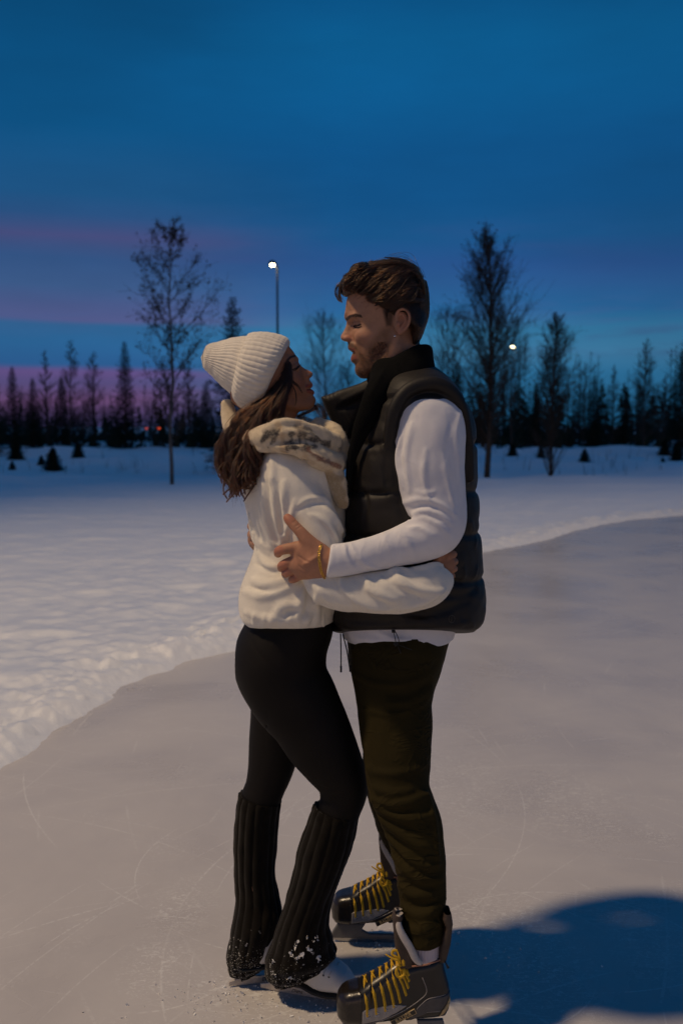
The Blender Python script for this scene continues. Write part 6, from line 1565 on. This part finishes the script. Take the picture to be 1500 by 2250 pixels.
    mesh_obj('sock', vv, np.stack([i*seg+j, i*seg+j2, (i+1)*seg+j2, (i+1)*seg+j], -1).reshape(-1, 4), sockm, root)
    # laces
    near = [(805, 2224), (825, 2221), (845, 2216), (864, 2209), (878, 2201), (891, 2187), (896, 2172), (898, 2158), (897, 2146)]
    top = [(797, 2169), (814, 2159), (831, 2150), (845, 2142), (857, 2134), (867, 2128), (872, 2124), (876, 2123), (880, 2123)]
    lc = []; ey = []
    def onb(px, py, far):
        for k in range(8):
            q = surf_l(B, *hk(px, py+k*2), far=far)
            if q is not None: return q+[0, (0.0016 if far else -0.0016), 0]
        return np.array([hk(px, py)[0], 0, hk(px, py)[1]])
    for i in range(9):
        for s in (False, True):
            a = near[i]; t0 = top[i]; q0 = onb(*a, s); q1 = onb(a[0]*.6+t0[0]*.4+(2), a[1]*.6+t0[1]*.4, s); q2 = onb(a[0]*.22+t0[0]*.78+3, a[1]*.22+t0[1]*.78+4, s)
            ridge = np.array([hk(t0[0]+5, t0[1]-4)[0], 0.0, hk(t0[0]+5, t0[1]-4)[1]+0.002])
            nx = near[min(i+1, 8)]; tx = top[min(i+1, 8)]; o2 = onb(nx[0]*.25+tx[0]*.75, nx[1]*.25+tx[1]*.75+4, not s)
            lc.append(tube(np.array([q0, q1, q2, ridge+[0, (0.002 if s else -0.002), 0.001*(1 if s else 2)], o2]), 0.0052, 6, 0.22, 4, updir=(0.5, -0.6 if not s else 0.6, 0.6)))
        for s in (False, True):
            if i < 4:
                q0 = onb(*near[i], s); a = np.linspace(0, 2*np.pi, 13); ey.append(tube([q0+[0.0052*math.cos(t), 0, 0.0052*math.sin(t)] for t in a], 0.0012, 6))
    kn = lambda px, py, y: np.array([hk(px, py)[0], y, hk(px, py)[1]])
    ups = (0, -1, 0.2)
    lc.append(tube([kn(884, 2126, -.020), kn(878, 2112, -.028), kn(868, 2104, -.030), kn(860, 2099, -.028), (kn(863, 2092, -.026)), kn(872, 2093, -.026), kn(876, 2103, -.028), kn(880, 2115, -.028)], 0.0038, 6, 0.35, 4, updir=ups))
    lc.append(tube([kn(884, 2122, -.024), kn(872, 2126, -.032), kn(868, 2138, -.035), kn(875, 2146, -.036), kn(885, 2142, -.035), kn(886, 2130, -.030)], 0.0038, 6, 0.35, 4, updir=ups))
    lc.append(tube([kn(879, 2122, -.026), kn(873, 2110, -.034), kn(862, 2106, -.034), kn(852, 2101, -.032), kn(845, 2097, -.030)], [.0036, .0034, .003, .0022, .0018], 6, 0.6, 4, updir=ups))
    lc.append(tube([kn(880, 2095, -.02), kn(884, 2110, -.028), kn(885, 2124, -.030)], 0.0042, 6, 0.5, 4, updir=ups))
    v, f = join_vf(*lc); mesh_obj('laces', v, f, lace_y, root)
    for q_ in (0, 1): v, f = join_vf(*ey[q_::2]); mesh_obj('eyelets', v, f, steel, root)
    # holder and steel
    Hd = Vol((-0.16, -0.02, -0.002), (0.16, 0.02, 0.065), 0.0018)
    Hd.slab([(-.138, .012), (-.146, .022), (-.140, .034), (-.125, .060), (-.04, .060), (-.052, .040), (-.030, .028), (.045, .028), (.062, .040), (.058, .060), (.125, .060), (.130, .040), (.146, .024), (.140, .012)], 0, 0.0062, round_=0.006)
    v, f = Hd.mesh(1); mesh_obj('blade_holder', v, f, holder, root)
    Bl = Vol((-0.16, -0.008, -0.004), (0.16, 0.008, 0.025), 0.0012)
    Bl.slab([(-.146, .016), (-.138, .006), (-.115, .001), (-.04, 0), (.07, 0), (.120, .002), (.142, .008), (.146, .016)], 0, 0.0020, round_=0.001)
    v, f = Bl.mesh(0); mesh_obj('blade', v, f, steel, root)
    return root
NSK = hockey_skate(man, (_hx0, 2.385, 0.0), rad(3))
NSK['label'] = 'black hockey skate with yellow laces nearest the camera'
def copy_kids(src, parent):
    c = src.copy(); C.objects.link(c); c.parent = parent
    for ch in list(src.children): copy_kids(ch, c)
    return c
FSK = copy_kids(NSK, man); FSK.location = (W(730, 2010, 2.875)[0]-hk(741, 2200)[0], 2.875, 0.0); FSK.rotation_euler = (0, 0, rad(-2)); FSK['label'] = 'black hockey skate with yellow laces set back between the two pairs of legs'

def figure_skate(wo, loc, rz):
    root = bpy.data.objects.new('figure_skate', None); C.objects.link(root); root.parent = wo; root.location = loc; root.rotation_euler = (0, 0, rz); root.scale = (1.04, 1.04, 1.04)
    B = Vol((0.0, -0.055, 0.02), (0.285, 0.055, 0.235), 0.0022)
    def hw(X, Z):
        x = X[:, 0, 0]; return np.interp(x, [0, .04, .10, .18, .23, .27], [.026, .031, .033, .043, .041, .028])[:, None, None]+0*Z
    B.slab([(.026, .056), (.030, .10), (.036, .13), (.055, .170), (.120, .170), (.132, .150), (.165, .124), (.205, .108), (.238, .088), (.262, .062), (.265, .046), (.258, .036), (.20, .033), (.155, .036), (.12, .048), (.10, .056)], 0, 0.05, round_=0.034, halffn=hw)
    B.disp(lambda X, Y, Z: 0.0010*fbm(X*30, Y*30, Z*30, 2))
    v, f = B.mesh(2); mesh_obj('boot', v, f, leather_w, root)
    S_ = Vol((0.01, -0.06, 0.018), (0.285, 0.06, 0.07), 0.0020)
    S_.slab([(.024, .052), (.09, .052), (.118, .042), (.155, .030), (.20, .027), (.258, .030), (.268, .040), (.262, .042), (.20, .036), (.155, .040), (.12, .050), (.10, .060), (.026, .060)], 0, 0.05, round_=0.004, halffn=lambda X, Z: hw(X, Z)+0.0012)
    v, f = S_.mesh(0); mesh_obj('sole', v, f, cordm, root)
    K = Vol((-0.01, -0.04, -0.002), (0.29, 0.04, 0.06), 0.0016)
    K.slab([(0, .004), (0, .016), (.018, .020), (.028, .022), (.038, .052), (.075, .052), (.062, .026), (.085, .021), (.165, .020), (.176, .031), (.215, .031), (.222, .020), (.262, .018), (.262, .008), (.24, .002), (.19, 0), (.06, 0)], 0, 0.0030, round_=0.0025)
    for x0, x1, z_ in ((.034, .080, .053), (.170, .225, .029)): K.slab([(x0, z_-.002), (x1, z_-.002), (x1, z_+.003), (x0, z_+.003)], 0, 0.017, round_=0.002)
    for k in range(4): K.slab([(.250+k*.004, .003+k*.003), (.256+k*.004, .001+k*.003), (.259+k*.004, .009+k*.003)], 0, 0.003, round_=0.001)
    v, f = K.mesh(0); mesh_obj('blade', v, f, simple('figure_blade', (0.50, 0.45, 0.41), 0.5, 0.35, var=0.15, nscale=90), root)
    ey = []
    for s in (True, False):
        for x_, z_ in ((.148, .112), (.160, .103), (.174, .095), (.188, .090), (.202, .087)):
            q = surf_l(B, x_, z_, far=s)
            if q is not None: a = np.linspace(0, 2*np.pi, 11); ey.append(tube([q+[0.0017*math.cos(t), 0, 0.0017*math.sin(t)] for t in a], 0.0011, 6))
    for q_ in (ey[:5], ey[5:]): v, f = join_vf(*q_); mesh_obj('eyelets', v, f, cordm, root)
    lc = []
    for x_, z_ in ((.148, .114), (.160, .105), (.174, .098), (.188, .093), (.202, .089)):
        for s in (False, True):
            P = [surf_l(B, x_, z_, far=s), surf_l(B, x_+.004, z_+.009, far=s)]
            tz = np.interp(x_+.012, [.130, .165, .205, .238], [.155, .124, .108, .088])
            P = [q+[0, (.001 if s else -.001), 0] for q in P if q is not None]+[np.array([x_+.010, (.008 if s else -.008), tz-.0005]), np.array([x_+.014, (-.006 if s else .006), tz])]
            if len(P) > 2: lc.append(tube(np.array(P), 0.0014, 6, 1, 3))
    v, f = join_vf(*lc); mesh_obj('laces', v, f, simple('white_lace', (0.5, 0.5, 0.5), 0.9), root)
    # script mark on the blade
    t = bpy.data.curves.new('lettering', 'FONT'); t.body = 'Diana'; t.size = 0.013; t.shear = 0.35; t.extrude = 0.0002; t.align_y = 'CENTER'
    to = text_mesh(t, brownl); to.parent = root; to.location = (0.088, -0.0034, 0.0112); to.rotation_euler = (math.pi/2, 0, 0)
    return root
g0 = ground(572, 2172)
fs = figure_skate(woman, (g0[0], g0[1], 0), rad(-16)); fs['label'] = 'white figure skate showing its toe and blade below the near leg warmer'
g1 = ground(503, 2169)
f2 = copy_kids(fs, woman); f2.location = (g1[0], g1[1], 0); f2.rotation_euler = (0, 0, rad(14)); f2['label'] = 'white figure skate mostly hidden by the far leg warmer'
# shavings of ice and snow scraped up round the blades
r = np.random.default_rng(21); sv = TB()
ctr = [(575, 2185, .10), (640, 2210, .10), (720, 2215, .08), (520, 2180, .06), (870, 2085, .06), (800, 2060, .05), (860, 2098, .05), (430, 2195, .10), (1010, 2060, .10), (1120, 2120, .14), (300, 1515, .06), (740, 2240, .08)]
for (px_, py_, sp) in ctr:
    g_ = ground(px_, py_)
    for i in range(60):
        c = np.array([g_[0]+r.normal(0, sp), g_[1]+r.normal(0, sp*.6), 0.0]); s_ = abs(r.normal(0, 1))*0.0011+0.0006
        if rink_sd(np.array([c[0]]), np.array([c[1]]))[0] > 0: continue
        ax_ = r.normal(0, 1, (3, 3))*s_; c[2] = s_*0.5
        sv.quad([c+ax_[0], c+ax_[1], c-ax_[0], c-ax_[1]+[0, 0, s_]]); sv.quad([c+ax_[2]+[0, 0, s_], c+ax_[1], c-ax_[2], c-ax_[0]])
v, f = sv.get(); o = mesh_obj('ice_shavings', v, f, simple('shavings', (0.8, 0.8, 0.8), 0.8), smooth=False); tag(o, 'small white ice shavings scattered round the skate blades', 'ice shavings', kind='stuff')
# snow stuck to the near leg warmer
cl = TB(); Lw = [o_ for o_ in woman.children if o_.name.startswith('leg_warmer')][0]
co_ = np.empty(len(Lw.data.vertices)*3, np.float32); Lw.data.vertices.foreach_get('co', co_); co_ = co_.reshape(-1, 3); qx, qy = px_of(co_)
spots = [(655, 2068), (650, 2074), (690, 2064), (697, 2060), (677, 2083), (681, 2088), (641, 2094), (642, 2100), (652, 2105), (658, 2102), (662, 2098), (601, 2113), (697, 2101), (699, 2112), (675, 2059), (607, 2140), (590, 2120), (612, 2150), (640, 2146), (600, 2135)]
for (a, b) in spots:
    k_ = np.argmin((qx-a)**2+(qy-b)**2+(co_[:, 1] > 2.60)*1e4); c = co_[k_]
    for _ in range(7):
        s_ = r.uniform(.0012, .0034); cc = c+r.normal(0, .0032, 3)*[1, .3, 1]-[0, .001, 0]; ax_ = r.normal(0, 1, (3, 3))*s_*0.8
        cl.quad([cc+ax_[0], cc+ax_[1], cc-ax_[0], cc-ax_[1]]); cl.quad([cc+ax_[2], cc+ax_[0], cc-ax_[2], cc-ax_[0]]); cl.quad([cc+ax_[1], cc+ax_[2], cc-ax_[1], cc-ax_[2]])
v, f = cl.get(); o = mesh_obj('snow_clumps', v, f, simple('stuck_snow', (0.75, 0.74, 0.72), 0.8), Lw, smooth=True); o['kind'] = 'stuff'
